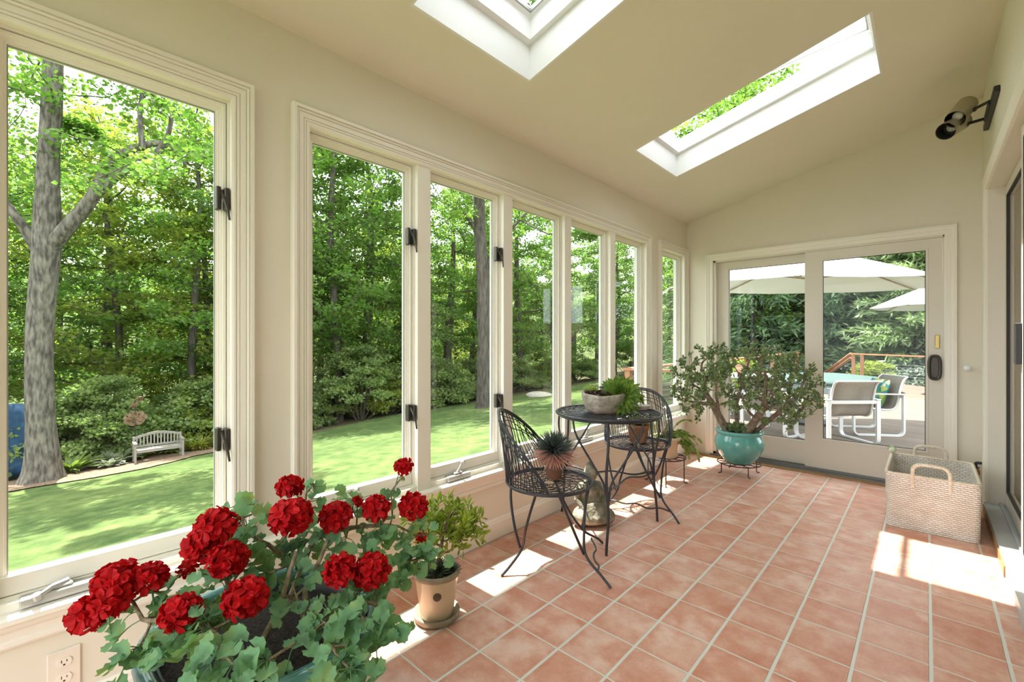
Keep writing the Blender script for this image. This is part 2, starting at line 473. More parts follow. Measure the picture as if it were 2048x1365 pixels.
run_x(6, 'trim_6', [(-0.05, 0.412), (0.036, 0.412), (0.042, 0.418), (0.042, 0.432), (0.036, 0.438), (-0.05, 0.440)], YB, 2.90, 'white window stool running under all the garden windows', 'trim')
run_x(7, 'trim_7', [(0, 0.335), (0.012, 0.337), (0.016, 0.345), (0.016, 0.356), (0.011, 0.362), (0.014, 0.385), (0.022, 0.395), (0.026, 0.412), (0, 0.412)], YB, 2.90, 'stepped apron moulding below the window stool')
run_x(8, 'baseboard_left', [(0, 0.004), (0.014, 0.004), (0.014, 0.100), (0.010, 0.112), (0.010, 0.120), (0.004, 0.130), (0, 0.130)], YB, 2.90, 'cream baseboard under the garden windows')

# ---------------------------------------------------------------- window units
FR = [(0.002, 0.002), (-0.0015, 0.002), (-0.0015, -0.026), (-0.010, -0.026), (-0.010, -0.050), (-0.004, -0.11), (0.003, -0.11)]
SA = [(-0.004, -0.048), (-0.0105, -0.046), (-0.013, -0.046), (-0.0135, -0.034), (-0.024, -0.034), (-0.0245, -0.041), (-0.030, -0.042), (-0.0305, -0.047), (-0.038, -0.049), (-0.0385, -0.053), (-0.044, -0.054), (-0.044, -0.080), (-0.004, -0.082)]
def casement(n, y0, y1, label, latches=True, crank=None, mull=False):
    r = empty('window_%d' % n, (0, (y0 + y1) / 2, ZO0), label, kind='structure')
    b = MB(); sweep(b, (y0, y1, ZO0 + 0.03, ZO1), FR, mapL, closed=True)
    b.box(-0.11, -0.005, y0 + 0.0005, y1 - 0.0005, ZO0, ZO0 + 0.032)
    if mull: b.box(-0.11, 0.004, y1, y1 + 0.08, ZO0, ZO1 + 0.004)
    b.build('window_frame', M['trim'], r)
    b = MB(); sweep(b, (y0, y1, ZO0 + 0.03, ZO1), SA, mapL, closed=True)
    b.box(-0.079, -0.0325, y0 + 0.0145, y1 - 0.0145, ZO0 + 0.043, ZO0 + 0.098)
    b.build('sash', M['trim'], r)
    b = MB(); b.box(-0.068, -0.064, y0 + 0.040, y1 - 0.040, ZO0 + 0.070, ZO1 - 0.040)
    b.build('pane', M['glass'], r)
    b = MB(); sweep(b, (y0, y1, ZO0 + 0.046, ZO1), [(-0.0440, -0.058), (-0.0440, -0.066), (-0.0470, -0.066), (-0.0470, -0.058)], mapL, closed=True)
    b.build('gasket', M['grille'], r)
    if latches:
        for z in (0.86, 1.79):
            b = MB(); yc = y1 - 0.030
            b.rbox(-0.040, -0.012, yc - 0.020, yc - 0.004, z - 0.045, z + 0.045, 0.003)
            b.rbox(-0.030, 0.004, yc + 0.004, yc + 0.022, z - 0.045, z + 0.040, 0.003)
            o = b.build('latch', M['bronze'], r); o['label'] = 'bronze casement latch'
            h = MB(); h.tube([(-0.02, yc - 0.002, z + 0.03), (0.004, yc + 0.004, z - 0.01), (0.012, yc + 0.012, z - 0.05), (0.010, yc + 0.018, z - 0.085)], [0.007, 0.007, 0.005, 0.004], 8)
            h.build('latch_handle', M['bronze'], o)
    if crank is not None:
        b = MB(); z = 0.447
        b.rbox(-0.028, 0.014, crank - 0.085, crank + 0.085, z - 0.0055, z + 0.0245, 0.004)
        b.rbox(-0.026, 0.006, crank - 0.03, crank + 0.03, z + 0.022, z + 0.036, 0.005)
        o = b.build('crank_operator', M['steel'], r)
        h = MB()
        if n == 1:
            h.tube([(-0.01, crank + 0.02, z + 0.036), (0.0, crank - 0.015, z + 0.034), (0.012, crank - 0.045, z + 0.022)], [0.010, 0.009, 0.007], 8)
            h.tube([(0.010, crank - 0.046, z + 0.012), (0.014, crank - 0.05, z + 0.030)], 0.011, 10)
        else:
            h.tube([(-0.01, crank, z + 0.03), (0.0, crank + 0.01, z + 0.055), (0.006, crank + 0.022, z + 0.085)], [0.010, 0.007, 0.006], 8)
            h.tube([(0.0, crank + 0.02, z + 0.088), (0.016, crank + 0.03, z + 0.092)], 0.009, 10)
        h.build('crank_handle', M['steel'], o)
    return r
casement(1, W1[0], W1[1], 'nearest tall window beside the big geranium', crank=-2.05)
for i in range(5):
    y0 = GRP[0] + i * 0.656
    nth = ['first window of the row of five, behind the geranium blooms', 'second window of the row of five, above the small cream pot', 'third window of the row of five, behind the wire chair', 'fourth window of the row of five, behind the stone bowl', 'last window of the row of five, deck rail seen in it'][i]
    casement(2 + i, y0, y0 + 0.574, nth, latches=(i < 2), crank=(y0 + 0.20 if i < 4 else None), mull=(i < 4))
casement(7, W7[0], W7[1], 'narrow single window by the far corner', latches=False)

# ---------------------------------------------------------------- patio door in the far wall
M['threshold'] = mat('aluminium_sill', (0.20, 0.205, 0.20), rough=0.45, metal=0.5)
b = MB(); b.box(DY0 - 0.02, DY1 + 0.02, YF - 0.035, YF + 0.12, -0.01, 0.022); b.box(DY0 - 0.02, DY1 + 0.02, YF + 0.0, YF + 0.012, 0.022, 0.045); b.box(DY0, DY1, YF + 0.05, YF + 0.06, 0.022, 0.045)
tag(b.build('trim_8', M['threshold']), 'grey metal sill track of the patio door', kind='structure')
b = MB(); b.box(0.02, DY1 + 0.12, YF - 0.095, YF - 0.035, -0.01, 0.010)
tag(b.build('trim_9', M['wood']), 'honey oak strip on the floor at the patio door', kind='structure')
b = MB(); b.box(DY0, DY0 + 0.03, YF + 0.0, YF + 0.12, 0.0, DZ1); b.box(DY1 - 0.012, DY1 + 0.01, YF, YF + 0.12, 0.0, DZ1); b.box(DY0, DY1, YF + 0.0, YF + 0.12, DZ1 - 0.02, DZ1 + 0.01)
tag(b.build('trim_10', M['doorpaint']), 'jamb and head of the patio door frame', kind='structure')
def slab_door(n, x0, x1, y, gl, label, t=0.044):
    """panel with stiles and rails; gl = glass (x0,x1,z0,z1)"""
    r = empty('door_%d' % n, ((x0 + x1) / 2, y, 0.03), label, kind='structure')
    z0, z1 = 0.032, DZ1 - 0.022
    b = MB()
    b.box(x0, gl[0], y, y + t, z0, z1); b.box(gl[1], x1, y, y + t, z0, z1)
    b.box(gl[0], gl[1], y, y + t, z0, gl[2]); b.box(gl[0], gl[1], y, y + t, gl[3], z1)
    b.build('door_frame', M['doorpaint'], r)
    b = MB(); mp = lambda a, z, tt: (a, y - tt, z)
    sweep(b, gl, [(0.018, 0.0), (0.016, 0.004), (0.004, 0.002), (0.0, -0.008), (0.0, -0.02), (0.018, -0.02)], mp, closed=True)
    b.build('glazing_bead', M['doorpaint'], r)
    b = MB(); sweep(b, gl, [(0.0, -0.012), (-0.0, -0.018), (-0.005, -0.018), (-0.005, -0.012)], mp, closed=True)
    b.build('gasket', M['dark'], r)
    b = MB(); b.box(gl[0], gl[1], y + 0.016, y + 0.020, gl[2], gl[3]); b.build('pane', M['glass'], r)
    return r
d1 = slab_door(1, 1.126, DY1 - 0.014, YF + 0.004, (1.268, 1.972, 0.325, 1.985), 'right sliding patio door panel with tall glass and bronze handle')
d2 = slab_door(2, DY0 + 0.012, 1.20, YF + 0.062, (0.425, 1.128, 0.275, 1.995), 'left patio door panel behind the jade plant')
# handle and lock on the right panel
b = MB(); yy = YF + 0.004
b.rbox(2.000, 2.058, yy - 0.012, yy, 0.935, 1.105, 0.005)
h1 = b.build('door_handle', M['bronze'], d1); h1['label'] = 'dark bronze pull handle'
b = MB(); a = np.linspace(0, 2 * PI, 25)[:-1]
b.tube(np.stack([2.026 + 0.034 * np.sign(np.cos(a)) * np.abs(np.cos(a)) ** 0.6, np.full(24, yy - 0.022), 1.02 + 0.095 * np.sign(np.sin(a)) * np.abs(np.sin(a)) ** 0.7], 1), 0.011, 8, closed=True)
b.build('grip', M['bronze'], h1)
M['brass'] = mat('brass', (0.50, 0.37, 0.14), rough=0.35, metal=1.0)
b = MB(); b.rbox(2.028, 2.056, yy - 0.008, yy, 1.175, 1.285, 0.003)
lk = b.build('door_lock', M['brass'], d1); lk['label'] = 'small brass lock with a turned key'
b = MB(); b.tube([(2.042, yy - 0.008, 1.25), (2.042, yy - 0.020, 1.25)], 0.010, 12); b.obox((2.042, yy - 0.024, 1.238), (0.006, 0.008, 0.036)); b.obox((2.036, yy - 0.014, 1.190), (0.018, 0.012, 0.016), ry=0.5)
b.build('key', M['brass'], lk)
b = MB(); b.tube([(2.21, YF, 1.025), (2.21, YF - 0.055, 1.025)], 0.010, 12); b.lathe([(0.0001, 0), (0.020, 0), (0.026, 0.01), (0.024, 0.024), (0.014, 0.032), (0.0001, 0.034)], (0, 0, 0), 14)
v = b.V[-1]; b.V[-1] = np.stack([v[:, 0] + 2.21, YF - 0.04 - v[:, 2], v[:, 1] + 1.025], 1)
tag(b.build('glass_coat_hook', mat('cut_glass_knob', (0.75, 0.80, 0.82), rough=0.08, spec=0.9)), 'clear faceted glass knob on the far wall right of the patio door', 'hook')

# ---------------------------------------------------------------- house side door (right)
b = MB()
b.box(XR - 0.02, XR + 0.14, RY0, RY1, 0.0, RZ0 + 0.004)
b.box(XR + 0.055, XR + 0.065, RY0, RY1, RZ0, RZ0 + 0.02); b.box(XR + 0.09, XR + 0.10, RY0, RY1, RZ0, RZ0 + 0.02)
tag(b.build('trim_11', mat('sill_grey', (0.42, 0.45, 0.47), rough=0.4, metal=0.2)), 'grey metal sill step of the house side door', kind='structure')
b = MB(); b.box(XR - 0.026, XR - 0.02, 1.35, 2.56, 0.004, 0.06)
tag(b.build('trim_12', M['wood']), 'short oak strip on the face of the door step', kind='structure')
b = MB(); b.box(XR, XR + 0.12, RY1 - 0.001, RY1 + 0.02, RZ0, RZ1); b.box(XR, XR + 0.12, RY0, RY1, RZ1 - 0.003, RZ1 + 0.02)
tag(b.build('trim_13', M['doorpaint']), 'deep jamb of the house side door', kind='structure')
def side_door(n, y0, y1, x, label, t=0.035, st=0.075):
    r = empty('door_%d' % n, (x, (y0 + y1) / 2, RZ0), label, kind='structure')
    z0, z1 = RZ0 + 0.012, RZ1 - 0.008
    b = MB(); b.box(x, x + t, y0, y0 + st, z0, z1); b.box(x, x + t, y1 - st, y1, z0, z1)
    b.box(x, x + t, y0 + st, y1 - st, z0, z0 + 0.10); b.box(x, x + t, y0 + st, y1 - st, z1 - 0.07, z1)
    b.build('door_frame', M['doorpaint'], r)
    b = MB(); sweep(b, (y0 + st, y1 - st, z0 + 0.10, z1 - 0.07), [(0.0, 0.002), (-0.0, -0.015), (-0.012, -0.015), (-0.012, 0.002)], lambda a_, z, tt: (x - tt, a_, z), closed=True)
    b.build('gasket', M['dark'], r)
    b = MB(); b.box(x + 0.014, x + 0.018, y0 + st, y1 - st, z0 + 0.1, z1 - 0.07); b.build('pane', M['glass'], r)
    return r
d3 = side_door(3, 1.10, RY1 - 0.004, XR + 0.085, 'fixed glass panel of the house side door beyond the basket')
d4 = side_door(4, -0.20, 1.30, XR + 0.03, 'sliding glass panel of the house side door with a black latch')
b = MB(); b.rbox(XR + 0.008, XR + 0.030, 1.27, 1.345, 1.12, 1.33, 0.004); b.rbox(XR + 0.012, XR + 0.028, 1.345, 1.375, 1.20, 1.245, 0.003)
o = b.build('door_handle', M['dark'], d4); o['label'] = 'black latch handle'

# ---------------------------------------------------------------- skylights
def skylight(n, y0, y1, label, opened=False):
    r = empty('window_%d' % n, ((SX0 + SX1) / 2, (y0 + y1) / 2, roofz(1.08)), label, kind='structure')
    t = 0.012
    b = MB()
    def slab(xa, xb, ya, yb, z0, z1):
        prism_y(b, [(xa, roofz(xa) + z0), (xb, roofz(xb) + z0), (xb, roofz(xb) + z1), (xa, roofz(xa) + z1)], ya, yb)
    slab(SX0, SX0 + t, y0, y1, -0.001, RT); slab(SX1 - t, SX1, y0, y1, -0.001, RT)
    slab(SX0 + t, SX1 - t, y0, y0 + t, -0.001, RT); slab(SX0 + t, SX1 - t, y1 - t, y1, -0.001, RT)
    b.build('light_shaft', M['white'], r)
    b = MB(); f = 0.035
    for (w_, za, zb) in ((0.045, RT - 0.055, RT + 0.056),):
        slab(SX0, SX0 + w_, y0, y1, za, zb); slab(SX1 - w_, SX1, y0, y1, za, zb)
        slab(SX0 + w_, SX1 - w_, y0, y0 + w_, za, zb); slab(SX0 + w_, SX1 - w_, y1 - w_, y1, za, zb)
    b.build('window_frame', M['white'], r)
    # hinged sash
    ang = 0.17 if opened else 0.0
    xa, xb = SX0 + 0.038, SX1 - 0.038
    hx = xb
    def tz(x, h): return roofz(x) + RT + 0.058 + h + ang * (hx - x) * 1.0
    b = MB()
    def sl(x0_, x1_, ya, yb, h0, h1):
        prism_y(b, [(x0_, tz(x0_, h0)), (x1_, tz(x1_, h0)), (x1_, tz(x1_, h1)), (x0_, tz(x0_, h1))], ya, yb)
    k = 0.028
    sl(xa, xa + k, y0 + 0.038, y1 - 0.038, 0, 0.035); sl(xb - k, xb, y0 + 0.038, y1 - 0.038, 0, 0.035)
    sl(xa + k, xb - k, y0 + 0.038, y0 + 0.038 + k, 0, 0.035); sl(xa + k, xb - k, y1 - 0.038 - k, y1 - 0.038, 0, 0.035)
    b.build('sash', M['white'], r)
    b = MB(); sl(xa + k, xb - k, y0 + 0.038 + k, y1 - 0.038 - k, 0.016, 0.020); b.build('pane', M['glass'], r)
    b = MB()
    sl(xa + k, xa + k + 0.008, y0 + 0.038 + k, y1 - 0.038 - k, 0.0, 0.016); sl(xb - k - 0.008, xb - k, y0 + 0.038 + k, y1 - 0.038 - k, 0.0, 0.016)
    sl(xa + k, xb - k, y0 + 0.038 + k, y0 + 0.046 + k, 0.0, 0.016); sl(xa + k, xb - k, y1 - 0.046 - k, y1 - 0.038 - k, 0.0, 0.016)
    b.build('gasket', M['grille'], r)
    return r
skylight(8, *SK[0], 'skylight nearest the camera, cut by the top of the picture')
skylight(9, *SK[1], 'farther skylight with its sash tilted open', opened=True)

# electrical outlet under the near window
o = empty('wall_outlet', (0.0, -2.04, 0.215), 'white double socket plate on the wall below the nearest window', 'outlet')
b = MB(); b.rbox(0.0, 0.006, -2.078, -2.003, 0.150, 0.276, 0.002); b.build('cover_plate', mat('plate_almond', (0.74, 0.69, 0.60), rough=0.35), o)
for zc in (0.238, 0.188):
    b = MB(); a = np.arange(20) * 2 * PI / 20
    pts = [(0.0085, -2.0405 + 0.0175 * math.cos(q), zc + max(-0.0135, min(0.0135, 0.0175 * math.sin(q)))) for q in a]
    b.add(pts, [list(range(20))]); b.add([(0.005, p[1], p[2]) for p in pts] + pts, np.array([(i, (i + 1) % 20, 20 + (i + 1) % 20, 20 + i) for i in range(20)]))
    s1 = b.build('socket', mat('socket_face', (0.78, 0.73, 0.64), rough=0.3), o)
    c = MB(); c.box(0.0085, 0.0089, -2.0475, -2.0455, zc - 0.001, zc + 0.008); c.box(0.0085, 0.0089, -2.0355, -2.0335, zc, zc + 0.007); c.box(0.0085, 0.0089, -2.043, -2.038, zc - 0.010, zc - 0.005)
    c.build('slots', M['dark'], s1)
# ---------------------------------------------------------------- outdoors: ground
def gz(x, y):
    return -1.0 + 0.105 * x + 0.03 * y
M['lawn'] = leafmat('lawn_grass', '4f7a2c', '86a850', scale=0.8, rough=0.9, trans=0.0, c3='6a9440')
def lawnmat():
    m, N, L, P = newmat('mown_lawn')
    tc = N.new('ShaderNodeTexCoord')
    def noise(s, d, st=None):
        n = N.new('ShaderNodeTexNoise'); n.inputs['Scale'].default_value = s; n.inputs['Detail'].default_value = d
        if st:
            mp = N.new('ShaderNodeMapping'); mp.inputs['Scale'].default_value = st; L.new(tc.outputs['Object'], mp.inputs['Vector']); L.new(mp.outputs[0], n.inputs['Vector'])
        else: L.new(tc.outputs['Object'], n.inputs['Vector'])
        return n.outputs['Fac']
    a = noise(0.35, 3, (1.0, 0.35, 1)); c = noise(28, 8); d = noise(3.0, 4)
    s1 = N.new('ShaderNodeMath'); s1.operation = 'MULTIPLY_ADD'; s1.inputs[1].default_value = 0.5; L.new(a, s1.inputs[0])
    s2 = N.new('ShaderNodeMath'); s2.operation = 'MULTIPLY_ADD'; s2.inputs[1].default_value = 0.35; L.new(c, s2.inputs[0]); L.new(d, s2.inputs[2])
    s3 = N.new('ShaderNodeMath'); s3.operation = 'MULTIPLY'; s3.inputs[1].default_value = 0.5; L.new(s2.outputs[0], s3.inputs[0]); L.new(s3.outputs[0], s1.inputs[2])
    cr = N.new('ShaderNodeValToRGB'); e = cr.color_ramp.elements
    e[0].position = 0.38; e[0].color = (0.040, 0.070, 0.022, 1)
    e[1].position = 0.72; e[1].color = (0.125, 0.165, 0.055, 1)
    q = e.new(0.55); q.color = (0.066, 0.104, 0.033, 1)
    L.new(s1.outputs[0], cr.inputs['Fac']); L.new(cr.outputs['Color'], P.inputs['Base Color'])
    P.inputs['Roughness'].default_value = 0.95; P.inputs['Specular IOR Level'].default_value = 0.1
    bp = N.new('ShaderNodeBump'); bp.inputs['Distance'].default_value = 0.04; bp.inputs['Strength'].default_value = 0.7
    L.new(c, bp.inputs['Height']); L.new(bp.outputs['Normal'], P.inputs['Normal'])
    return m
M['lawn'] = lawnmat()
EDGE = [(-15.4, -14), (-15.5, -6), (-15.5, -2.5), (-15.5, -1.9), (-15.15, -0.4), (-15.2, 0.4), (-15.9, 1.3), (-16.2, 3), (-16.1, 5.5), (-17.9, 9.3), (-18.3, 13), (-16.6, 15.3), (-16.6, 21.7), (-16.9, 27), (-16.4, 33), (-14, 37), (-10, 39), (-4, 39), (4, 34)]
def ground(name, poly, dz, m, label):
    b = MB(); n = len(poly)
    b.add([(x, y, gz(x, y) + dz) for x, y in poly], [list(range(n))])
    return tag(b.build(name, m), label, kind='structure')
ground('lawn', [(14, -14)] + EDGE + [(14, 34)], 0.0, M['lawn'], 'sloping mown lawn between the sunroom and the wood')
ground('forest_floor', [(30, -40), (-70, -40), (-70, 90), (30, 90)], -0.06, mat('leaf_litter', (0.10, 0.065, 0.03), (0.05, 0.06, 0.02), scale=1.5, rough=0.95), 'shaded leaf litter under the trees')
bed = [(-15.3, -6), (-15.4, -3.2), (-15.35, -2.0), (-15.0, -0.9), (-14.95, 0.2), (-15.3, 0.9), (-15.8, 1.6), (-16.0, 3.4), (-15.95, 5.2), (-20, 5.5), (-20, -6)]
ground('mulch_bed', bed, 0.03, mat('bark_mulch', (0.25, 0.17, 0.11), (0.10, 0.06, 0.035), scale=14, rough=0.95, bump=0.8, bscale=40), 'reddish bark mulch bed along the edge of the wood')

# ---------------------------------------------------------------- tree tools
def grow(starts, attr, step, infl, kill, iters=80, tropism=(0, 0, 0.0)):
    """space colonisation: starts = list of polylines (shared root first); returns nodes, parents"""
    P = [np.array(p, float) for p in starts[0]]; par = [-1] + list(range(len(starts[0]) - 1))
    A = np.array(attr, float)
    tr = np.array(tropism)
    for _ in range(iters):
        if not len(A): break
        N_ = np.array(P)
        D = np.linalg.norm(A[:, None] - N_[None], axis=2)
        near = D.argmin(1); dm = D.min(1)
        A_ok = dm > kill
        A = A[A_ok]; near = near[A_ok]; dm = dm[A_ok]
        if not len(A): break
        sel = dm < infl
        if not sel.any(): infl *= 1.5; continue
        new = {}
        for a, k in zip(A[sel], near[sel]):
            d = a - N_[k]; new.setdefault(k, np.zeros(3)); new[k] += d / np.linalg.norm(d)
        added = 0
        for k, d in new.items():
            l = np.linalg.norm(d)
            if l < 1e-3: continue
            q = N_[k] + (d / l + tr) * step
            if np.linalg.norm(np.array(P) - q, axis=1).min() < step * 0.35: continue
            P.append(q); par.append(k); added += 1
        if not added: break
    return np.array(P), par

def skeleton(b, P, par, r_tip, r_root=None, expo=2.2, n=6, nmin=4):
    """tubes along the chains of a skeleton; returns radii and tip indices"""
    m = len(P); kids = [[] for _ in range(m)]
    for i, p in enumerate(par):
        if p >= 0: kids[p].append(i)
    area = np.zeros(m)
    for i in range(m - 1, -1, -1):
        area[i] = sum(area[k] for k in kids[i]) if kids[i] else r_tip ** expo
    # parents always precede children, so one backward pass is enough
    rad = area ** (1 / expo)
    if r_root: rad = rad * 1.0 + (r_root - rad[0]) * (rad / rad[0]) ** 2
    tips = [i for i in range(m) if not kids[i]]
    def chain(i, prev):
        pts = [P[prev]] if prev >= 0 else []
        rr = [rad[i]] if prev >= 0 else []
        st = []
        while True:
            pts.append(P[i]); rr.append(rad[i])
            if not kids[i]: break
            ks = sorted(kids[i], key=lambda k: -rad[k])
            for k in ks[1:]: st.append((k, i))
            i = ks[0]
        if len(pts) > 1: b.tube(pts, rr, n if rr[0] > 3 * r_tip else nmin, cap=False)
        return st
    stack = [(0, -1)]
    while stack:
        i, p = stack.pop(); stack += chain(i, p)
    return rad, tips

LEAF_T = [(0, 0, 0), (0.42, 0.42, 0.06), (0, 1.0, -0.05), (-0.42, 0.42, 0.06)]
LEAF_F = [[(0, 1, 2, 3)]]
def leafcloud(b, centers, n_each, rad, size, rng, flat=0.45, tilt=0.6):
    """sprays of leaves round every centre; flat squashes the spray, tilt spreads the normals"""
    C_ = np.repeat(np.array(centers), n_each, axis=0)
    R_ = np.repeat(np.broadcast_to(np.asarray(rad, float), (len(centers),)), n_each)
    d = rng.normal(size=(len(C_), 3)); d /= np.linalg.norm(d, axis=1)[:, None]
    d *= (rng.random(len(C_)) ** 0.45)[:, None]; d[:, 2] *= flat
    pos = C_ + d * R_[:, None]
    nrm = rng.normal(size=(len(C_), 3)) * tilt + np.array([0, 0, 1.0])
    R = frames(nrm, twist=rng.random(len(C_)) * 2 * PI)
    b.scatter(LEAF_T, LEAF_F, pos, R, size * (0.6 + 0.8 * rng.random(len(C_))))

M['bark'] = mat('grey_bark', (0.035, 0.030, 0.024), (0.10, 0.088, 0.072), scale=11, rough=0.95, bump=1.0, bscale=14, stretch=(1, 1, 0.22))
M['barkl'] = mat('lichen_bark', (0.04, 0.035, 0.028), (0.155, 0.145, 0.115), scale=13, rough=0.95, bump=1.0, bscale=22, stretch=(1, 1, 0.28))
M['leafA'] = leafmat('maple_leaves', (0.050, 0.085, 0.022), (0.155, 0.20, 0.055), scale=0.7, c3='5f7d3a', trans=0.5, tc_bright=2.0)
M['leafB'] = leafmat('understory_leaves', (0.085, 0.135, 0.045), (0.25, 0.31, 0.12), scale=0.9, trans=0.48, tc_bright=1.9)
M['leafC'] = leafmat('yellow_green_leaves', (0.12, 0.155, 0.028), (0.25, 0.28, 0.06), scale=0.8, trans=0.55, tc_bright=1.9)  # foliage whose own leaf colour is a pale yellow-green
M['needle'] = leafmat('evergreen_needles', (0.045, 0.095, 0.045), (0.14, 0.22, 0.10), scale=1.4, trans=0.25)
M['pine'] = leafmat('soft_pine_needles', (0.11, 0.17, 0.08), (0.26, 0.34, 0.17), scale=1.2, trans=0.3)

def make_tree(seed, H=15.0, base=3.0, spread=3.6, n_leaf=26, trunk=0.24, lm='leafA', size=0.15, lean=0.0, attrs=120, name='woodland_tree'):
    rng = np.random.default_rng(seed)
    tl = [(lean * t * H * 0.1 + 0.18 * math.sin(seed + t * 5), 0.16 * math.cos(seed * 2 + t * 4), t * H * 0.72) for t in np.linspace(0, 1, 9)]
    A = []
    while len(A) < attrs:
        z = base + (H - base) * rng.random() ** 0.9
        k = (z - base) / (H - base)
        rr = spread * (0.55 + 0.6 * math.sin(min(1, k * 1.1 + 0.1) * PI) ** 0.8) * math.sqrt(rng.random())
        th = rng.random() * 2 * PI
        A.append((rr * math.cos(th) + lean * z * 0.1, rr * math.sin(th), z))
    P, par = grow([tl], A, 0.55, 6.0, 0.6, 40, (0, 0, 0.08))
    root = empty(name, (0, 0, 0))
    b = MB(); rad, tips = skeleton(b, P, par, 0.018, trunk, n=8, nmin=3)
    # root flare
    a = np.linspace(0, 2 * PI, 9)[:-1]
    b.lathe([(trunk * 2.0, -0.4), (trunk * 1.5, 0.05), (trunk * 1.15, 0.5), (trunk * 0.95, 1.2)], (tl[0][0], tl[0][1], 0), 9)
    b.build('trunk', M['bark'], root, smooth=True)
    b = MB()
    kid = set(par)
    outer = [i for i in range(len(P)) if rad[i] < 0.05 and P[i][2] > base * 0.8]
    C_ = P[outer]
    leafcloud(b, C_, n_leaf, 0.62, size, rng, 0.42)
    b.build('foliage', M[lm], root)
    return root
def make_bush(seed, H=2.6, R=1.8, n=12000, lm='leafB', size=0.11, name='woodland_shrub', flat=0.4, gap=0.25):
    rng = np.random.default_rng(seed)
    root = empty(name, (0, 0, 0))
    C_ = []
    K = 60
    for i in range(K):
        th = rng.random() * 2 * PI; u = rng.random()
        rr = R * math.sqrt(rng.random()) ; z = H * (0.08 + 0.9 * math.sqrt(max(0, 1 - (rr / R) ** 2)) * (0.35 + 0.65 * rng.random()))
        C_.append((rr * math.cos(th), rr * math.sin(th), z))
    b = MB()
    for c in C_[::3]:
        b.tube([(c[0] * 0.1, c[1] * 0.1, -0.1), (c[0] * 0.5, c[1] * 0.5, c[2] * 0.5), c], [0.03, 0.02, 0.01], 4)
    b.build('stem', M['bark'], root)
    b = MB(); leafcloud(b, C_, n // K, R * 0.30, size, rng, flat, 0.7)
    b.build('foliage', M[lm], root)
    return root
def make_conifer(seed, H=9.0, R=2.4, lm='needle', name='evergreen_tree', droop=0.25, dens=1.0):
    rng = np.random.default_rng(seed)
    root = empty(name, (0, 0, 0))
    b = MB(); b.tube([(0, 0, -0.3), (0, 0, H * 0.5), (0, 0, H)], [0.17, 0.11, 0.02], 8)
    C_ = []; D_ = []
    z = 0.5
    while z < H:
        k = 1 - z / H
        for j in range(7):
            th = rng.random() * 2 * PI; L_ = R * (0.25 + 0.8 * k ** 0.8) * (0.75 + 0.4 * rng.random())
            d = np.array([math.cos(th), math.sin(th), 0.0])
            pts = [np.array([0, 0, z]) + d * L_ * t + np.array([0, 0, 1]) * (0.25 * L_ * t - droop * 1.6 * L_ * t * t) for t in np.linspace(0, 1, 5)]
            b.tube(pts, [0.03, 0.025, 0.018, 0.012, 0.006], 3, cap=False)
            for t in np.linspace(0.25, 1, 6):
                p = np.array([0, 0, z]) + d * L_ * t + np.array([0, 0, 1]) * (0.25 * L_ * t - droop * 1.6 * L_ * t * t)
                C_.append(p); D_.append(d)
        z += 0.30 + 0.12 * rng.random()
    b.build('trunk', M['bark'], root)
    b = MB(); C_ = np.array(C_); D_ = np.array(D_)
    k = int(14 * dens); C2 = np.repeat(C_, k, 0); D2 = np.repeat(D_, k, 0)
    pos = C2 + rng.normal(size=C2.shape) * np.array([0.16, 0.16, 0.07])
    yd = D2 + rng.normal(size=C2.shape) * 0.6 + np.array([0, 0, -0.15])
    R_ = frames(np.cross(yd, rng.normal(size=C2.shape)), up=yd)
    tv = [(0, 0, 0), (0.12, 0.4, 0), (0, 1.0, 0), (-0.12, 0.4, 0)]
    b.scatter(tv, LEAF_F, pos, R_, 0.22 + 0.16 * rng.random(len(pos)))
    b.build('foliage', M[lm], root)
    return root
def place(proto, first, x, y, s, rz, label, cat, group=None, sz=None, z=None):
    o = proto if first else copy_tree(proto)
    o.location = (x, y, (gz(x, y) if z is None else z) - 0.05); o.scale = (s, s, sz or s); o.rotation_euler = (0, 0, rz)
    tag(o, label, cat, group)
    return o

# woodland trees beyond the lawn
RND = random.Random(5)
protos = [make_tree(11, 15, 2.2, 3.6, attrs=330, n_leaf=60), make_tree(23, 16, 3.0, 3.2, trunk=0.17, attrs=300, n_leaf=58), make_tree(31, 13, 1.5, 3.2, lm='leafC', trunk=0.14, attrs=260, n_leaf=58, size=0.15),
          make_tree(47, 17, 4.0, 3.8, trunk=0.28, attrs=330, n_leaf=60), make_tree(52, 9, 1.0, 2.7, lm='leafB', trunk=0.09, attrs=240, n_leaf=58, size=0.14)]
used = [False] * len(protos)
spots = [(-18.5, -9.5, 0), (-20.5, -6.0, 2), (-23.5, -3.4, 1), (-24.5, 0.4, 2), (-19.6, 2.9, 1), (-23.5, 3.6, 2), (-20.8, 6.4, 4), (-23.0, 8.2, 3),
         (-20.0, 8.4, 1), (-21.4, 11.0, 0), (-19.8, 13.0, 4), (-24.5, 13.4, 2), (-20.4, 16.2, 3), (-21.5, 19.4, 1), (-20.2, 22.5, 0), (-24.0, 24.0, 2), (-20.0, 26.5, 4), (-20.8, 30.0, 3),
         (-18.6, 34.0, 0), (-15.8, 39.0, 1), (-12.6, 40.5, 2), (-9.8, 41.5, 0), (-7.0, 40.8, 4), (-4.2, 41.6, 3), (-27.0, -8.0, 3), (-28.0, 0.5, 0), (-27.5, 9.5, 1), (-28.5, 18.0, 0),
         (-27.0, 28.0, 3), (-23.0, 38.0, 0), (-16.0, 45.0, 3), (-6.5, 25.5, 3), (-4.0, 21.5, 0), (-9.5, 33.0, 1)]
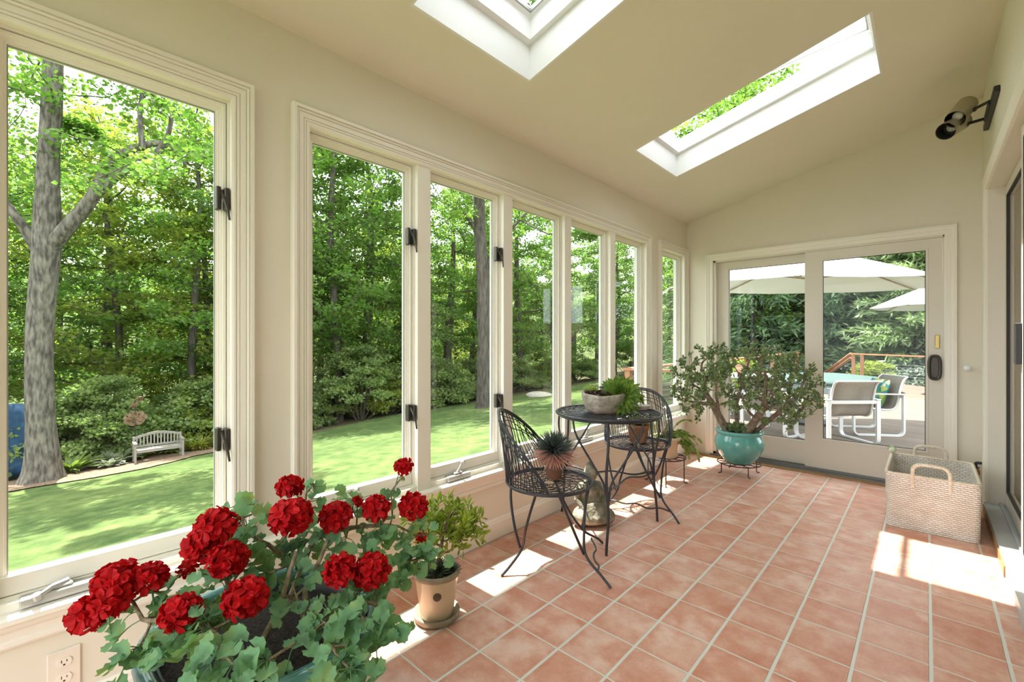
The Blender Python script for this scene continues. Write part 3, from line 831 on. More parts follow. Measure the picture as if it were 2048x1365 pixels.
glabel = {0: 'broad leafy tree standing in the dense wood beyond the lawn', 1: 'thin-trunked tall tree standing in the dense wood beyond the lawn', 2: 'yellow-green airy tree standing in the dense wood beyond the lawn',
          3: 'tall thick-trunked tree standing in the dense wood beyond the lawn', 4: 'low young tree at the lawn edge of the dense wood'}
ggroup = {0: 'broad trees in the wood', 1: 'slender trees in the wood', 2: 'yellow-green trees in the wood', 3: 'thick-trunked trees in the wood', 4: 'young trees in the wood'}
far_rows = [(-34 - 3 * RND.random(), -22 + 5.2 * i, i % 4) for i in range(14)] + [(-30 + 6.5 * i, 52 + 3 * RND.random(), (i + 1) % 4) for i in range(7)] + [(-41, -20 + 9 * i, (i + 2) % 4) for i in range(7)]
spots = [((x - 2.2) if (y < 8 and x > -22) else x, y, k) for x, y, k in spots] + far_rows
OPEN = [(15, 430, 'nearest window'), (600, 840, 'first row window'), (840, 1005, 'second row window'), (1005, 1125, 'third row window'), (1125, 1215, 'fourth row window'), (1215, 1290, 'fifth row window'), (1300, 1380, 'corner window'), (1440, 1615, 'left patio door panel'), (1615, 1860, 'right patio door panel')]
def pix(x, y):
    dx, dy = x - CAM[0], y - CAM[1]; yw = math.radians(-42.85)
    return 1024 + 894.2 * (dx * math.cos(yw) - dy * math.sin(yw)) / (dx * math.sin(yw) + dy * math.cos(yw))
ORDN = ['leftmost', 'second from the left', 'third from the left', 'fourth from the left', 'fifth from the left', 'sixth from the left', 'seventh from the left', 'eighth from the left', 'ninth from the left', 'tenth from the left']
def ordered_labels(pts, kinds):
    out = {}; bins = {}
    for (x, y, k) in pts:
        u = pix(x, y); o = min(OPEN, key=lambda q: max(q[0] - u, u - q[1], 0))[2]
        bins.setdefault((k, o), []).append((u, (x, y, k)))
    for (k, o), L_ in bins.items():
        L_.sort(key=lambda q: q[0])
        for n_, (u, key) in enumerate(L_):
            out[key] = '%s seen in the %s%s' % (kinds[k], o, '' if len(L_) == 1 else ', ' + ORDN[min(n_, 9)].replace(' the', '') + ' of them')
    return out
KN = {0: 'broad leafy woodland tree', 1: 'slender woodland tree', 2: 'airy yellow-green tree', 3: 'thick-trunked tall tree', 4: 'low young tree'}
LBL = ordered_labels(spots, KN)
for (x, y, k) in spots:
    s = 0.88 + 0.3 * RND.random()
    place(protos[k], not used[k], x, y, s, RND.random() * 6.28, LBL[(x, y, k)], 'tree', ggroup[k]); used[k] = True
bushes = [make_bush(3, 2.6, 1.9), make_bush(4, 1.7, 1.5, lm='leafB', n=9000), make_bush(6, 3.4, 1.7, n=13000, lm='leafB'), make_bush(8, 2.2, 1.6, n=9000, lm='leafC')]
ub = [False] * 4
bl = ['rounded mid-green shrub in the hedge-like undergrowth beyond the lawn', 'low dark green shrub in the hedge-like undergrowth beyond the lawn', 'tall upright shrub in the hedge-like undergrowth beyond the lawn', 'pale yellow-green shrub in the hedge-like undergrowth beyond the lawn']
bgp = ['mid-green undergrowth shrubs', 'low dark undergrowth shrubs', 'tall undergrowth shrubs', 'pale undergrowth shrubs']
bs = [(-17.6, -7.6, 0), (-17.9, -5.4, 2), (-17.4, -3.9, 1), (-17.9, -2.0, 0), (-17.7, -0.4, 2), (-17.3, 0.9, 1), (-17.9, 2.0, 3), (-18.0, 3.3, 0), (-17.6, 4.6, 2), (-17.8, 6.2, 1), (-18.6, 7.4, 0), (-18.9, 9.2, 2),
      (-19.2, 10.9, 3), (-19.3, 12.3, 1), (-19.2, 14.2, 0), (-19.6, 16.4, 1), (-19.6, 18.5, 2), (-19.9, 20.8, 0), (-20.0, 23.6, 1), (-20.2, 26.0, 3), (-19.6, 28.8, 0), (-19.2, 31.5, 1), (-18.0, 35.0, 2), (-15.5, 37.4, 0), (-12.8, 38.8, 1), (-10.0, 39.8, 0), (-7.2, 39.6, 2), (-4.5, 39.4, 1),
      (-20.2, -3.8, 2), (-20.6, 3.4, 2), (-21.2, 9.6, 2), (-22.0, 15.0, 0)]
bs = [((x - 1.7) if y < 8.5 else x, y, k) for x, y, k in bs] + [(-26 - 2 * RND.random(), -14 + 3.4 * i, i % 4) for i in range(15)]
BN = {0: 'rounded mid-green shrub', 1: 'low dark green shrub', 2: 'tall upright shrub', 3: 'pale yellow-green shrub'}
LBB = ordered_labels(bs, BN)
for (x, y, k) in bs:
    place(bushes[k], not ub[k], x, y, 0.85 + 0.35 * RND.random(), RND.random() * 6.28, LBB[(x, y, k)], 'shrub', bgp[k]); ub[k] = True

# wooded hillside closing the view behind the far trees
b = MB(); V = []; nx, ny = 10, 26
for i in range(nx):
    for j in range(ny):
        t = i / (nx - 1); a = -0.9 + 2.75 * j / (ny - 1); R_ = 48 + 30 * t
        V.append((2 - R_ * math.cos(a), 8 + R_ * math.sin(a), -8 + 19 * t + 1.2 * math.sin(j * 1.9 + i) + 0.8 * math.sin(j * 4.1)))
b.add(V, np.array([(i * ny + j, i * ny + j + 1, (i + 1) * ny + j + 1, (i + 1) * ny + j) for i in range(nx - 1) for j in range(ny - 1)]))
tag(b.build('hillside', mat('far_canopy', (0.035, 0.06, 0.018), (0.13, 0.17, 0.05), scale=0.9, rough=1.0, bump=1.0, bscale=1.5, detail=10), smooth=True), 'far wooded hillside behind the trees', kind='structure')
# ---------------------------------------------------------------- interior furnishings
_y = math.radians(-42.85)
FWD = np.array([math.sin(_y), math.cos(_y), 0]); RGT = np.array([math.cos(_y), -math.sin(_y), 0])
def at(u, v, D):
    return np.array(CAM) + (FWD + RGT * (u - 1024) / 894.2 + np.array([0, 0, 1.0]) * (681 - v) / 894.2) * D
def smooth_path(pts, n=6):
    P = np.array(pts, float); P = np.vstack([2 * P[0] - P[1], P, 2 * P[-1] - P[-2]]); out = []
    for i in range(1, len(P) - 2):
        for t in np.linspace(0, 1, n, endpoint=False):
            a, b_, c, d = P[i - 1], P[i], P[i + 1], P[i + 2]
            out.append(0.5 * (2 * b_ + (c - a) * t + (2 * a - 5 * b_ + 4 * c - d) * t * t + (-a + 3 * b_ - 3 * c + d) * t ** 3))
    out.append(P[-2]); return np.array(out)
rngI = np.random.default_rng(77)

def wavy_disc(b, c, r, z, rings, spokes, wr, seed, drop=0.0):
    """round top of bent wires: rim, wavy rings and swirling spokes"""
    rg = np.random.default_rng(seed)
    a = np.linspace(0, 2 * PI, 61)[:-1]
    for k in range(rings):
        R = r * (0.965 - 0.80 * (k / rings) ** 1.0)
        ph = rg.random() * 6.28; m = 9 + k
        rr = R * (1 + 0.022 * np.sin(a * m + ph) + 0.012 * np.sin(a * 5 + ph * 2))
        b.tube(np.stack([c[0] + rr * np.cos(a), c[1] + rr * np.sin(a), np.full(60, z - 0.004 - drop * (1 - (R / r) ** 2))], 1), wr, 5, closed=True)
    for k in range(spokes):
        th = 2 * PI * k / spokes; t = np.linspace(0.12, 0.98, 12)
        sw = th + 1.7 * (1 - t) ** 1.1 + 0.13 * np.sin(t * 13 + k * 1.7)
        b.tube(np.stack([c[0] + r * t * np.cos(sw), c[1] + r * t * np.sin(sw), z + 0.001 - drop * (1 - t ** 2)], 1), wr * 0.9, 5, cap=False)

def ring(b, c, r, z, wr, n=60, m=8):
    a = np.linspace(0, 2 * PI, n + 1)[:-1]
    b.tube(np.stack([c[0] + r * np.cos(a), c[1] + r * np.sin(a), np.full(n, z)], 1), wr, m, closed=True)

def wire_chair(c, feet, back, zs, label, seed, stretch):
    c = np.array(c); root = empty('wire_chair', (c[0], c[1], 0), label, 'chair', 'wire garden chairs at the round table')
    r = 0.237; rg = np.random.default_rng(seed)
    b = MB(); ring(b, c, r, zs, 0.0065); ring(b, c, r * 0.965, zs - 0.010, 0.0045)
    wavy_disc(b, c, r, zs, 5, 46, 0.0024, seed, drop=0.012)
    b.build('seat', M['iron'], root, smooth=True)
    # curved cage back
    ba = math.atan2(back[1], back[0]); SP = math.radians(96); Hh = 0.385
    def hoop(ph, s=1.0, lift=1.0):
        k = np.cos(np.clip(ph / SP, -1, 1) * PI / 2) ** 0.85
        hz = Hh * k * lift; rr = r * (1 + 0.20 * k * lift) * s
        return np.stack([c[0] + rr * np.cos(ba + ph), c[1] + rr * np.sin(ba + ph), zs + hz], -1)
    b = MB(); ph = np.linspace(-SP, SP, 41)
    for i, (s, l) in enumerate(((1.0, 1.0), (1.0, 0.955), (0.985, 0.975))):
        b.tube(hoop(ph, s, l), 0.0052 if i == 0 else 0.0035, 6)
    for l in (0.90, 0.83, 0.75):
        p2 = ph * (0.86 + 0.10 * l); q = hoop(p2, 1.0, l); q[:, 2] += 0.006 * np.sin(ph * 9 + l * 30)
        b.tube(q, 0.0028, 5)
    nv = 44
    for i in range(nv):
        p0 = -SP + 2 * SP * (i + 0.5) / nv; p1 = p0 * 0.80 + 0.22 + 0.05 * math.sin(i * 2.3)
        if abs(p1) > SP: continue
        k = math.cos(max(-1, min(1, p1 / SP)) * PI / 2) ** 0.85
        if Hh * k < 0.04: continue
        t = np.linspace(0, 1, 8)
        pp = p0 + (p1 - p0) * t + 0.03 * np.sin(t * 7 + i * 0.5) * np.sin(t * PI)
        rr = r * (1 + 0.20 * k * t ** 1.3)
        b.tube(np.stack([c[0] + rr * np.cos(ba + pp), c[1] + rr * np.sin(ba + pp), zs + Hh * k * t * 0.985], 1), 0.0027, 5, cap=False)
    b.build('backrest', M['iron'], root, smooth=True)
    mids = []
    for fi, ft in enumerate(feet):
        f = np.array(ft) - c; fa = math.atan2(f[1], f[0]); b = MB()
        L_ = np.linalg.norm(f)
        mg = c + f * 0.60
        for sgn in (-1, 1):
            a = fa + sgn * 0.75
            p0 = c + 0.93 * r * np.array([math.cos(a), math.sin(a)])
            a1 = fa + sgn * 0.42
            p1 = c + (0.80 * r) * np.array([math.cos(a1), math.sin(a1)]) * (1.0 if sgn > 0 else 1.12)
            pts = [(*p0, zs - 0.008), (*(p0 * 0.35 + p1 * 0.65), zs * 0.76), (*(p1 * 0.65 + mg * 0.35), zs * 0.50), (*(mg + (0.006 * sgn, 0)), zs * 0.27)]
            if sgn > 0: pts.append((*(np.array(ft) - f / L_ * 0.05), 0.045)); pts.append((*ft, 0.003))
            b.tube(smooth_path(pts), 0.0072, 8)
        mids.append((*mg, zs * 0.27))
        b.build('leg', M['iron'], root, smooth=True)
    i, j = stretch
    a_, d_ = np.array([*(c + (np.array(feet[i]) - c) * 0.80), zs * 0.13]), np.array([*(c + (np.array(feet[j]) - c) * 0.80), zs * 0.13])
    t = np.linspace(0, 1, 24)[:, None]
    nrm = np.cross(d_ - a_, [0, 0, 1]); nrm /= np.linalg.norm(nrm)
    b = MB(); b.tube(a_ + (d_ - a_) * t + nrm * 0.010 * np.sin(t * 12) + np.array([0, 0, 1]) * 0.006 * np.sin(t * 17), 0.0055, 6)
    b.build('stretcher', M['iron'], root, smooth=True)
    return root
wire_chair((0.452, -0.165), [(0.342, -0.43), (0.822, -0.139), (0.525, 0.268)], (-0.85, -0.53), 0.468, 'black wire chair nearest the camera, spiky pink-edged succulent on its seat', 1, (1, 2))
wire_chair((0.372, 1.01), [(0.409, 1.316), (0.232, 0.747), (0.754, 0.866)], (-0.36, 0.93), 0.468, 'black wire chair on the far side of the round table, clay pot on its seat', 2, (1, 2))

# round wire table
tc_ = np.array([0.433, 0.487]); ZT = 0.765
t_ = empty('wire_table', (*tc_, 0), 'round black wire table by the windows carrying the stone bowl', 'table')
b = MB(); ring(b, tc_, 0.338, ZT, 0.0085); ring(b, tc_, 0.327, ZT - 0.014, 0.006)
wavy_disc(b, tc_, 0.335, ZT, 6, 84, 0.0027, 9)
b.build('table_top', M['iron'], t_, smooth=True)
TF = [(0.633, 0.144), (0.622, 0.812), (0.043, 0.506)]
for k, ft in enumerate(TF):
    f = np.array(ft) - tc_; fa = math.atan2(f[1], f[0]); b = MB()
    top = tc_ + 0.325 * f / np.linalg.norm(f); P0 = np.array([*top, ZT - 0.01]); P1 = np.array([*ft, 0.003])
    t = np.linspace(0, 1, 14)[:, None]
    per = np.array([-math.sin(fa), math.cos(fa), 0])
    b.tube(P0 + (P1 - P0) * t + per * 0.006 * np.sin(t * 11 + k), 0.0085, 8)
    for sg, h0 in ((-1, 0.50), (1, 0.56)):
        a = fa + sg * 0.72; q = tc_ + 0.32 * np.array([math.cos(a), math.sin(a)])
        m = P0 + (P1 - P0) * h0
        w_ = 0.018
        pts = [(*q, ZT - 0.012), (*(q * 0.80 + m[:2] * 0.20 + per[:2] * sg * w_), ZT * 0.86), (*(q * 0.42 + m[:2] * 0.58), ZT * 0.66), (*(q * 0.15 + m[:2] * 0.85 - per[:2] * sg * 0.006), ZT * 0.53), (*(m[:2] + per[:2] * sg * 0.006), ZT * (0.88 - h0 * 0.9))]
        b.tube(smooth_path(pts), 0.0065, 7)
    b.build('leg', M['iron'], t_, smooth=True)
b = MB()
for k in range(3):
    A_, B_ = (np.array(TF[k]) - tc_) * 0.90 + tc_, (np.array(TF[(k + 1) % 3]) - tc_) * 0.90 + tc_
    t = np.linspace(0, 1, 22)[:, None]; mid = (A_ + B_) / 2
    inn = (tc_ - mid) * 0.35
    xy = A_ + (B_ - A_) * t + inn * np.sin(t * PI) ** 1.2
    b.tube(np.hstack([xy, 0.335 + 0.010 * np.sin(t * 13 + k * 2)]), 0.0058, 6)
b.build('stretcher', M['iron'], t_, smooth=True)

# ---------------------------------------------------------------- succulents and pots
SPIKE_V = [(-0.10, 0, 0), (0.10, 0, 0), (0, 0, 0.05), (-0.085, 0.5, 0.03), (0.085, 0.5, 0.03), (0, 0.5, 0.075), (0, 1.0, 0.10)]
SPIKE_F = [[(0, 2, 5, 3), (2, 1, 4, 5), (1, 0, 3, 4)], [(3, 5, 6), (5, 4, 6), (4, 3, 6)]]
PET_V = [(-0.10, 0, 0), (0.10, 0, 0), (-0.26, 0.45, 0.05), (0, 0.42, -0.02), (0.26, 0.45, 0.05), (-0.20, 0.80, 0.10), (0, 0.80, 0.05), (0.20, 0.80, 0.10), (0, 1.04, 0.16)]
PET_F = [[(0, 3, 2, 0)], [(0, 1, 3), (1, 4, 3), (2, 3, 6), (2, 6, 5), (3, 4, 7), (3, 7, 6), (5, 6, 8), (6, 7, 8)]]
PET_F = [[(0, 3, 2), (0, 1, 3), (1, 4, 3), (2, 3, 6), (2, 6, 5), (3, 4, 7), (3, 7, 6), (5, 6, 8), (6, 7, 8)]]
def rosette(b, c, axis, r, n, tv, tf, wid=1.0, inner=0.25, el0=1.35, el1=-0.1, seed=0):
    """spiral rosette; leaves open from the axis outward"""
    rg = np.random.default_rng(seed)
    ax = np.array(axis, float); ax /= np.linalg.norm(ax)
    e1 = np.cross(ax, [0.2, 0.9, 0.3]); e1 /= np.linalg.norm(e1); e2 = np.cross(ax, e1)
    i = np.arange(n); k = (i + 0.5) / n
    th = i * 2.39996; el = el0 + (el1 - el0) * k ** 0.8 + rg.normal(size=n) * 0.05
    d = (np.cos(el) * np.cos(th))[:, None] * e1 + (np.cos(el) * np.sin(th))[:, None] * e2 + np.sin(el)[:, None] * ax
    o = (-np.sin(el) * np.cos(th))[:, None] * e1 + (-np.sin(el) * np.sin(th))[:, None] * e2 + np.cos(el)[:, None] * ax
    x = np.cross(d, o); R = np.stack([x, d, o], 2)
    s = r * (inner + (1 - inner) * k ** 0.5) * (0.92 + 0.16 * rg.random(n))
    b.scatter(tv, tf, np.array(c) + d * r * 0.03, R, np.stack([s * wid, s, s], 1))
M['soil'] = mat('potting_soil', (0.006, 0.005, 0.004), (0.045, 0.032, 0.022), scale=110, rough=1.0, bump=1.0, bscale=120)
M['clay'] = mat('aged_clay', '9c6a4c', 'b58e70', scale=14, rough=0.9, bump=0.2, c3='7f6a55')
M['clay2'] = mat('pink_clay', '7c5f4f', '8c6d5c', scale=20, rough=0.9)
M['spk'] = leafmat('dark_spikes', (0.05, 0.055, 0.055), (0.14, 0.18, 0.15), scale=9, trans=0.0, rough=0.45)
M['spkp'] = leafmat('pink_spikes', (0.46, 0.20, 0.16), (0.66, 0.42, 0.35), scale=12, trans=0.05, rough=0.5)
M['aeon'] = leafmat('green_rosette', (0.07, 0.16, 0.03), (0.26, 0.38, 0.07), scale=26, trans=0.15, rough=0.35)
M['aeonp'] = leafmat('pale_rosette', (0.28, 0.38, 0.10), (0.42, 0.50, 0.20), scale=30, trans=0.2, rough=0.4)
M['sempd'] = leafmat('purple_houseleek', (0.05, 0.02, 0.02), (0.16, 0.09, 0.07), scale=40, trans=0.0, rough=0.45)
M['yel'] = leafmat('yellow_green_leaf', (0.20, 0.28, 0.03), (0.40, 0.44, 0.07), scale=20, trans=0.3, rough=0.4)
def pot(root, c, z0, prof, m, soil_r, soil_z, name='pot'):
    b = MB(); b.lathe(prof, (c[0], c[1], z0), 40); o = b.build(name, m, root, smooth=False)
    for p in o.data.polygons: p.use_smooth = True
    if soil_r:
        b = MB(); a = np.arange(20) * 2 * PI / 20
        b.lathe([(soil_r, soil_z), (soil_r * 0.6, soil_z + 0.008), (0.001, soil_z + 0.012)], (c[0], c[1], z0), 24); b.build('soil', M['soil'], root)
    return o
# spiky succulent on the near chair
P1 = (0.455, -0.125); z0 = 0.4755
r_ = empty('potted_spiky_succulent', (*P1, z0), 'dark spiky succulent with pink outer leaves in a plain clay pot on the near chair', 'plant')
pot(r_, P1, z0, [(0.001, 0), (0.042, 0), (0.053, 0.118), (0.055, 0.120), (0.049, 0.120), (0.048, 0.105)], M['clay2'], 0.044, 0.10)
b = MB(); cc = (P1[0], P1[1], z0 + 0.158)
rosette(b, cc, (0.15, -0.2, 1), 0.128, 230, SPIKE_V, SPIKE_F, 0.62, 0.6, 1.5, 0.02, 3); o = b.build('spikes', M['spk'], r_); o['label'] = 'dark grey-green upright spikes'
b = MB(); rosette(b, (cc[0], cc[1], cc[2] - 0.012), (0.15, -0.2, 1), 0.134, 120, SPIKE_V, SPIKE_F, 0.75, 0.8, 0.15, -0.55, 4); o = b.build('outer_spikes', M['spkp'], r_); o['label'] = 'pink drying outer spikes'
# clay pot on the far chair
P2 = (0.375, 1.02); z0 = 0.4755
r_ = empty('potted_clay_succulent', (*P2, z0), 'weathered clay pot with yellow-green succulent on the far chair seat', 'plant')
pot(r_, P2, z0, [(0.001, 0), (0.060, 0), (0.078, 0.105), (0.084, 0.108), (0.086, 0.132), (0.078, 0.134), (0.074, 0.118)], M['clay'], 0.073, 0.115)
b = MB()
for k in range(15):
    a = k * 2.4; rr_ = 0.016 * math.sqrt(k) ; rosette(b, (P2[0] + rr_ * math.cos(a), P2[1] + rr_ * math.sin(a), z0 + 0.14 + 0.02 * rngI.random()), (0.5 * math.cos(a), 0.5 * math.sin(a), 1), 0.052, 20, PET_V, PET_F, 0.8, 0.3, 1.3, 0.1, k)
b.build('leaves', M['yel'], r_)
# stone bowl of succulents
BC = (0.41, 0.47); z0 = ZT + 0.0035
r_ = empty('succulent_bowl', (*BC, z0), 'rough grey stone bowl of succulents on the wire table', 'planter')
M['stone'] = mat('rough_stone', '8d877d', 'bdb8ad', scale=22, rough=0.95, bump=1.0, bscale=45, c3='a59f94')
b = MB(); n = 40; prof = [(0.001, 0), (0.095, 0.0), (0.120, 0.030), (0.140, 0.075), (0.150, 0.118), (0.146, 0.130), (0.130, 0.128), (0.118, 0.100), (0.08, 0.09), (0.001, 0.09)]
b.lathe(prof, (*BC, z0), n)
V = b.V[0]; dx = V[:, 0] - BC[0]; dy = V[:, 1] - BC[1]; an = np.arctan2(dy, dx)
kz = (V[:, 2] - z0) / 0.13
wv = 1 + 0.05 * np.sin(an * 3 + 1) + 0.03 * np.sin(an * 7 + kz * 3); V[:, 0] = BC[0] + dx * wv; V[:, 1] = BC[1] + dy * wv; V[:, 2] += 0.010 * kz * np.sin(an * 2 + 0.5)
b.build('bowl', M['stone'], r_, smooth=True)
cmv = np.array([CAM[0] - BC[0], CAM[1] - BC[1], 0]); cmv /= np.linalg.norm(cmv); rtv = RGT
b = MB(); gc = np.array([BC[0], BC[1], z0 + 0.115]) + cmv * 0.055 + rtv * 0.115
rosette(b, gc, cmv * 0.85 + np.array([0, 0, 0.42]) + rtv * 0.1, 0.152, 105, PET_V, PET_F, 0.60, 0.35, 1.45, -0.7, 7)
o = b.build('large_rosette', M['aeon'], r_); o['label'] = 'large green rosette hanging over the bowl edge'
b = MB(); rosette(b, gc + rtv * 0.12 + np.array([0, 0, -0.03]), rtv + np.array([0, 0, 0.3]), 0.055, 45, SPIKE_V, SPIKE_F, 0.8, 0.4, 1.4, -0.2, 8); b.build('side_rosette', M['aeon'], r_)
b = MB(); lc = np.array([BC[0], BC[1], z0 + 0.135]) - rtv * 0.085
rosette(b, lc + cmv * 0.02, (0, -0.1, 1), 0.062, 60, PET_V, PET_F, 0.8, 0.3, 1.4, 0.2, 9)
o = b.build('pale_rosette', M['aeonp'], r_); o['label'] = 'pale lime rosette'
b = MB()
for k in range(16):
    p = np.array([BC[0], BC[1], z0 + 0.118]) + rtv * (-0.11 + 0.014 * k) + cmv * (0.045 + 0.035 * math.sin(k * 2.1)) + np.array([0, 0, 0.012 * math.sin(k * 1.3)])
    rosette(b, p, cmv * 0.4 + np.array([0, 0, 1]), 0.030, 26, PET_V, PET_F, 0.8, 0.3, 1.4, 0.1, 20 + k)
for k in range(6):
    p = np.array([BC[0], BC[1], z0 + 0.165]) + rtv * (0.01 + 0.028 * k) - cmv * 0.05 + np.array([0, 0, 0.02 * math.sin(k * 2)])
    rosette(b, p, (0, 0, 1), 0.034, 24, SPIKE_V, SPIKE_F, 1.2, 0.3, 1.4, 0.1, 40 + k)
o = b.build('houseleeks', M['sempd'], r_); o['label'] = 'dark purple houseleek cluster'
b = MB()
for k in range(7):
    p = np.array([BC[0], BC[1], z0 + 0.150]) + rtv * (-0.02 + 0.016 * k) - cmv * 0.03
    rosette(b, p, (0, 0, 1), 0.026, 22, PET_V, PET_F, 0.8, 0.3, 1.4, 0.1, 60 + k)
b.build('grey_rosettes', leafmat('grey_green_rosette', (0.22, 0.27, 0.24), (0.38, 0.42, 0.38), trans=0.0), r_)
b = MB(); b.lathe([(0.001, 0.012), (0.045, 0.010), (0.052, 0.012), (0.058, 0.026), (0.056, 0.030), (0.050, 0.016), (0.001, 0.017)], (0.545, 0.74, ZT + 0.004), 28, sx=1.0, sy=0.8, power=3.2); b.lathe([(0.001, 0), (0.040, 0), (0.048, 0.012), (0.001, 0.012)], (0.545, 0.74, ZT + 0.004), 28, sx=1, sy=0.8, power=3.2)
tag(b.build('soap_dish', mat('pale_ceramic', 'cfccc0', rough=0.3), smooth=True), 'small pale ceramic dish on the wire table beyond the rosette', 'dish')

# cream pot with bright jade cuttings
def twiggy(root, base, attr, step, r_tip, r_root, m, infl=0.5, kill=0.05, n=5, name='stem', start=None):
    P, par = grow([start or [tuple(base), (base[0], base[1], base[2] + step)]], attr, step, infl, kill, 60)
    b = MB(); rad, tips = skeleton(b, P, par, r_tip, r_root, n=n + 1, nmin=n)
    b.build(name, m, root, smooth=True)
    return P, par, rad, tips
JL_V = [(-0.05, 0, 0), (0.05, 0, 0), (-0.30, 0.5, 0.03), (0.30, 0.5, 0.03), (-0.24, 0.82, 0.05), (0.24, 0.82, 0.05), (0, 1.0, 0.06), (0, 0.45, 0.11), (0, 0.8, 0.12), (0, 0.45, -0.05), (0, 0.8, -0.03)]
JL_F = [[(0, 7, 2), (0, 1, 7), (1, 3, 7), (4, 8, 6), (8, 5, 6), (0, 2, 9), (0, 9, 1), (1, 9, 3), (4, 6, 10), (10, 6, 5)], [(2, 7, 8, 4), (7, 3, 5, 8), (2, 4, 10, 9), (9, 10, 5, 3)]]
def jade_leaves(b, P, par, idx, per, size, seed, up=0.35, narrow=1.0):
    rg = np.random.default_rng(seed); pos = []; D_ = []
    for i in idx:
        d = P[i] - P[par[i]] if par[i] >= 0 else np.array([0, 0, 1.0]); d = d / max(1e-6, np.linalg.norm(d))
        e = np.cross(d, [0.3, 0.2, 0.9]); e /= max(1e-6, np.linalg.norm(e)); g = np.cross(d, e)
        for k in range(per):
            a = k * PI + (k // 2) * PI / 2 + rg.random() * 0.4
            q = P[i] + d * (0.012 * (k // 2)) + rg.normal(size=3) * 0.003
            dd = e * math.cos(a) + g * math.sin(a) + d * 0.55 + np.array([0, 0, up]) + rg.normal(size=3) * 0.15
            pos.append(q); D_.append(dd)
    pos = np.array(pos); D_ = np.array(D_); D_ /= np.linalg.norm(D_, axis=1)[:, None]
    nr = np.cross(D_, rg.normal(size=D_.shape)) + np.array([0, 0, 0.8]); nr -= (nr * D_).sum(1)[:, None] * D_; nr /= np.linalg.norm(nr, axis=1)[:, None]
    R = np.stack([np.cross(D_, nr), D_, nr], 2)
    s_ = size * (0.7 + 0.5 * rg.random(len(pos))); b.scatter(JL_V, JL_F, pos, R, np.stack([s_ * narrow, s_, s_], 1))
M['cream'] = mat('cream_glaze', 'd3c4a6', 'dccfb4', scale=5, rough=0.28, coat=0.3)
M['creamr'] = mat('worn_rim', 'a59a84', '8a8272', scale=18, rough=0.7)
M['stemj'] = mat('jade_stem', (0.16, 0.12, 0.085), (0.30, 0.24, 0.18), scale=30, rough=0.8, bump=0.5)
C1 = (0.362, -0.868)
r_ = empty('potted_finger_jade', (*C1, 0), 'small cream glazed pot with round seal and yellow-green jade plant beside the geranium', 'plant')
b = MB(); b.lathe([(0.001, 0), (0.092, 0), (0.100, 0.006), (0.104, 0.030), (0.098, 0.032), (0.090, 0.014), (0.001, 0.012)], (*C1, 0), 40); b.build('saucer', M['creamr'], r_, smooth=True)
pot(r_, C1, 0.012, [(0.001, 0), (0.070, 0), (0.073, 0.006), (0.096, 0.172), (0.0975, 0.180)], M['cream'], None, 0)
b = MB(); b.lathe([(0.0975, 0.180), (0.105, 0.184), (0.1065, 0.200), (0.100, 0.206), (0.092, 0.204), (0.090, 0.170)], (*C1, 0.012), 40); b.build('rim', M['creamr'], r_, smooth=True)
b = MB(); b.lathe([(0.091, 0.168), (0.05, 0.178), (0.001, 0.18)], (*C1, 0.012), 24); b.build('soil', M['soil'], r_)
cmv1 = np.array([CAM[0] - C1[0], CAM[1] - C1[1]]); cmv1 /= np.linalg.norm(cmv1); ca = math.atan2(cmv1[1], cmv1[0]) + 0.02
b = MB(); nb = 20
rc = 0.0885
cen = np.array([C1[0] + rc * math.cos(ca), C1[1] + rc * math.sin(ca), 0.135]); u1 = np.array([-math.sin(ca), math.cos(ca), 0]); n1 = np.array([math.cos(ca), math.sin(ca), 0])
for (ra, th_) in ((0.018, 0.0035), (0.0135, 0.0048)):
    a = np.arange(nb) * 2 * PI / nb
    rim = cen + ra * (np.cos(a)[:, None] * u1 + np.sin(a)[:, None] * np.array([0, 0, 1])) + n1 * th_; bk = rim - n1 * 0.010
    b.add(rim, [list(range(nb))]); b.add(np.vstack([bk, rim]), np.array([(i, (i + 1) % nb, nb + (i + 1) % nb, nb + i) for i in range(nb)]))
for k in range(3):
    a = np.linspace(0, PI * 1.5, 10) + k * 2.1; rr_ = 0.0085
    b.tube(cen + rr_ * (np.cos(a)[:, None] * u1 + np.sin(a)[:, None] * np.array([0, 0, 1])) * (0.4 + 0.3 * k) + n1 * 0.0052, 0.0011, 4)
b.build('seal', mat('seal_brown', '6d5b50', rough=0.6), r_)
rg = np.random.default_rng(5)
attr = []
for _ in range(150):
    u = rg.random(); th = rg.random() * 2 * PI
    v = rg.normal(size=3); v /= np.linalg.norm(v); v *= rg.random() ** 0.4
    q = np.array([C1[0] + 0.03, C1[1] + 0.03, 0.40]) + RGT * v[0] * 0.19 + FWD * v[1] * 0.12 + np.array([0, 0, v[2] * 0.125])
    if q[0] > 0.04: attr.append(q)
P, par, rad, tips = twiggy(r_, (C1[0], C1[1], 0.185), attr, 0.022, 0.0022, 0.009, M['stemj'], 0.35, 0.03)
sel = [i for i in range(len(P)) if i in set(tips) or (rad[i] < 0.0045 and i % 2 == 0 and P[i][2] > 0.27)]
M['fjade'] = leafmat('finger_jade', (0.22, 0.32, 0.04), (0.50, 0.56, 0.10), scale=18, trans=0.35, rough=0.35)
b = MB(); jade_leaves(b, P, par, sel, 8, 0.044, 3, 0.5, 0.55); b.build('leaves', M['fjade'], r_)
b = MB()
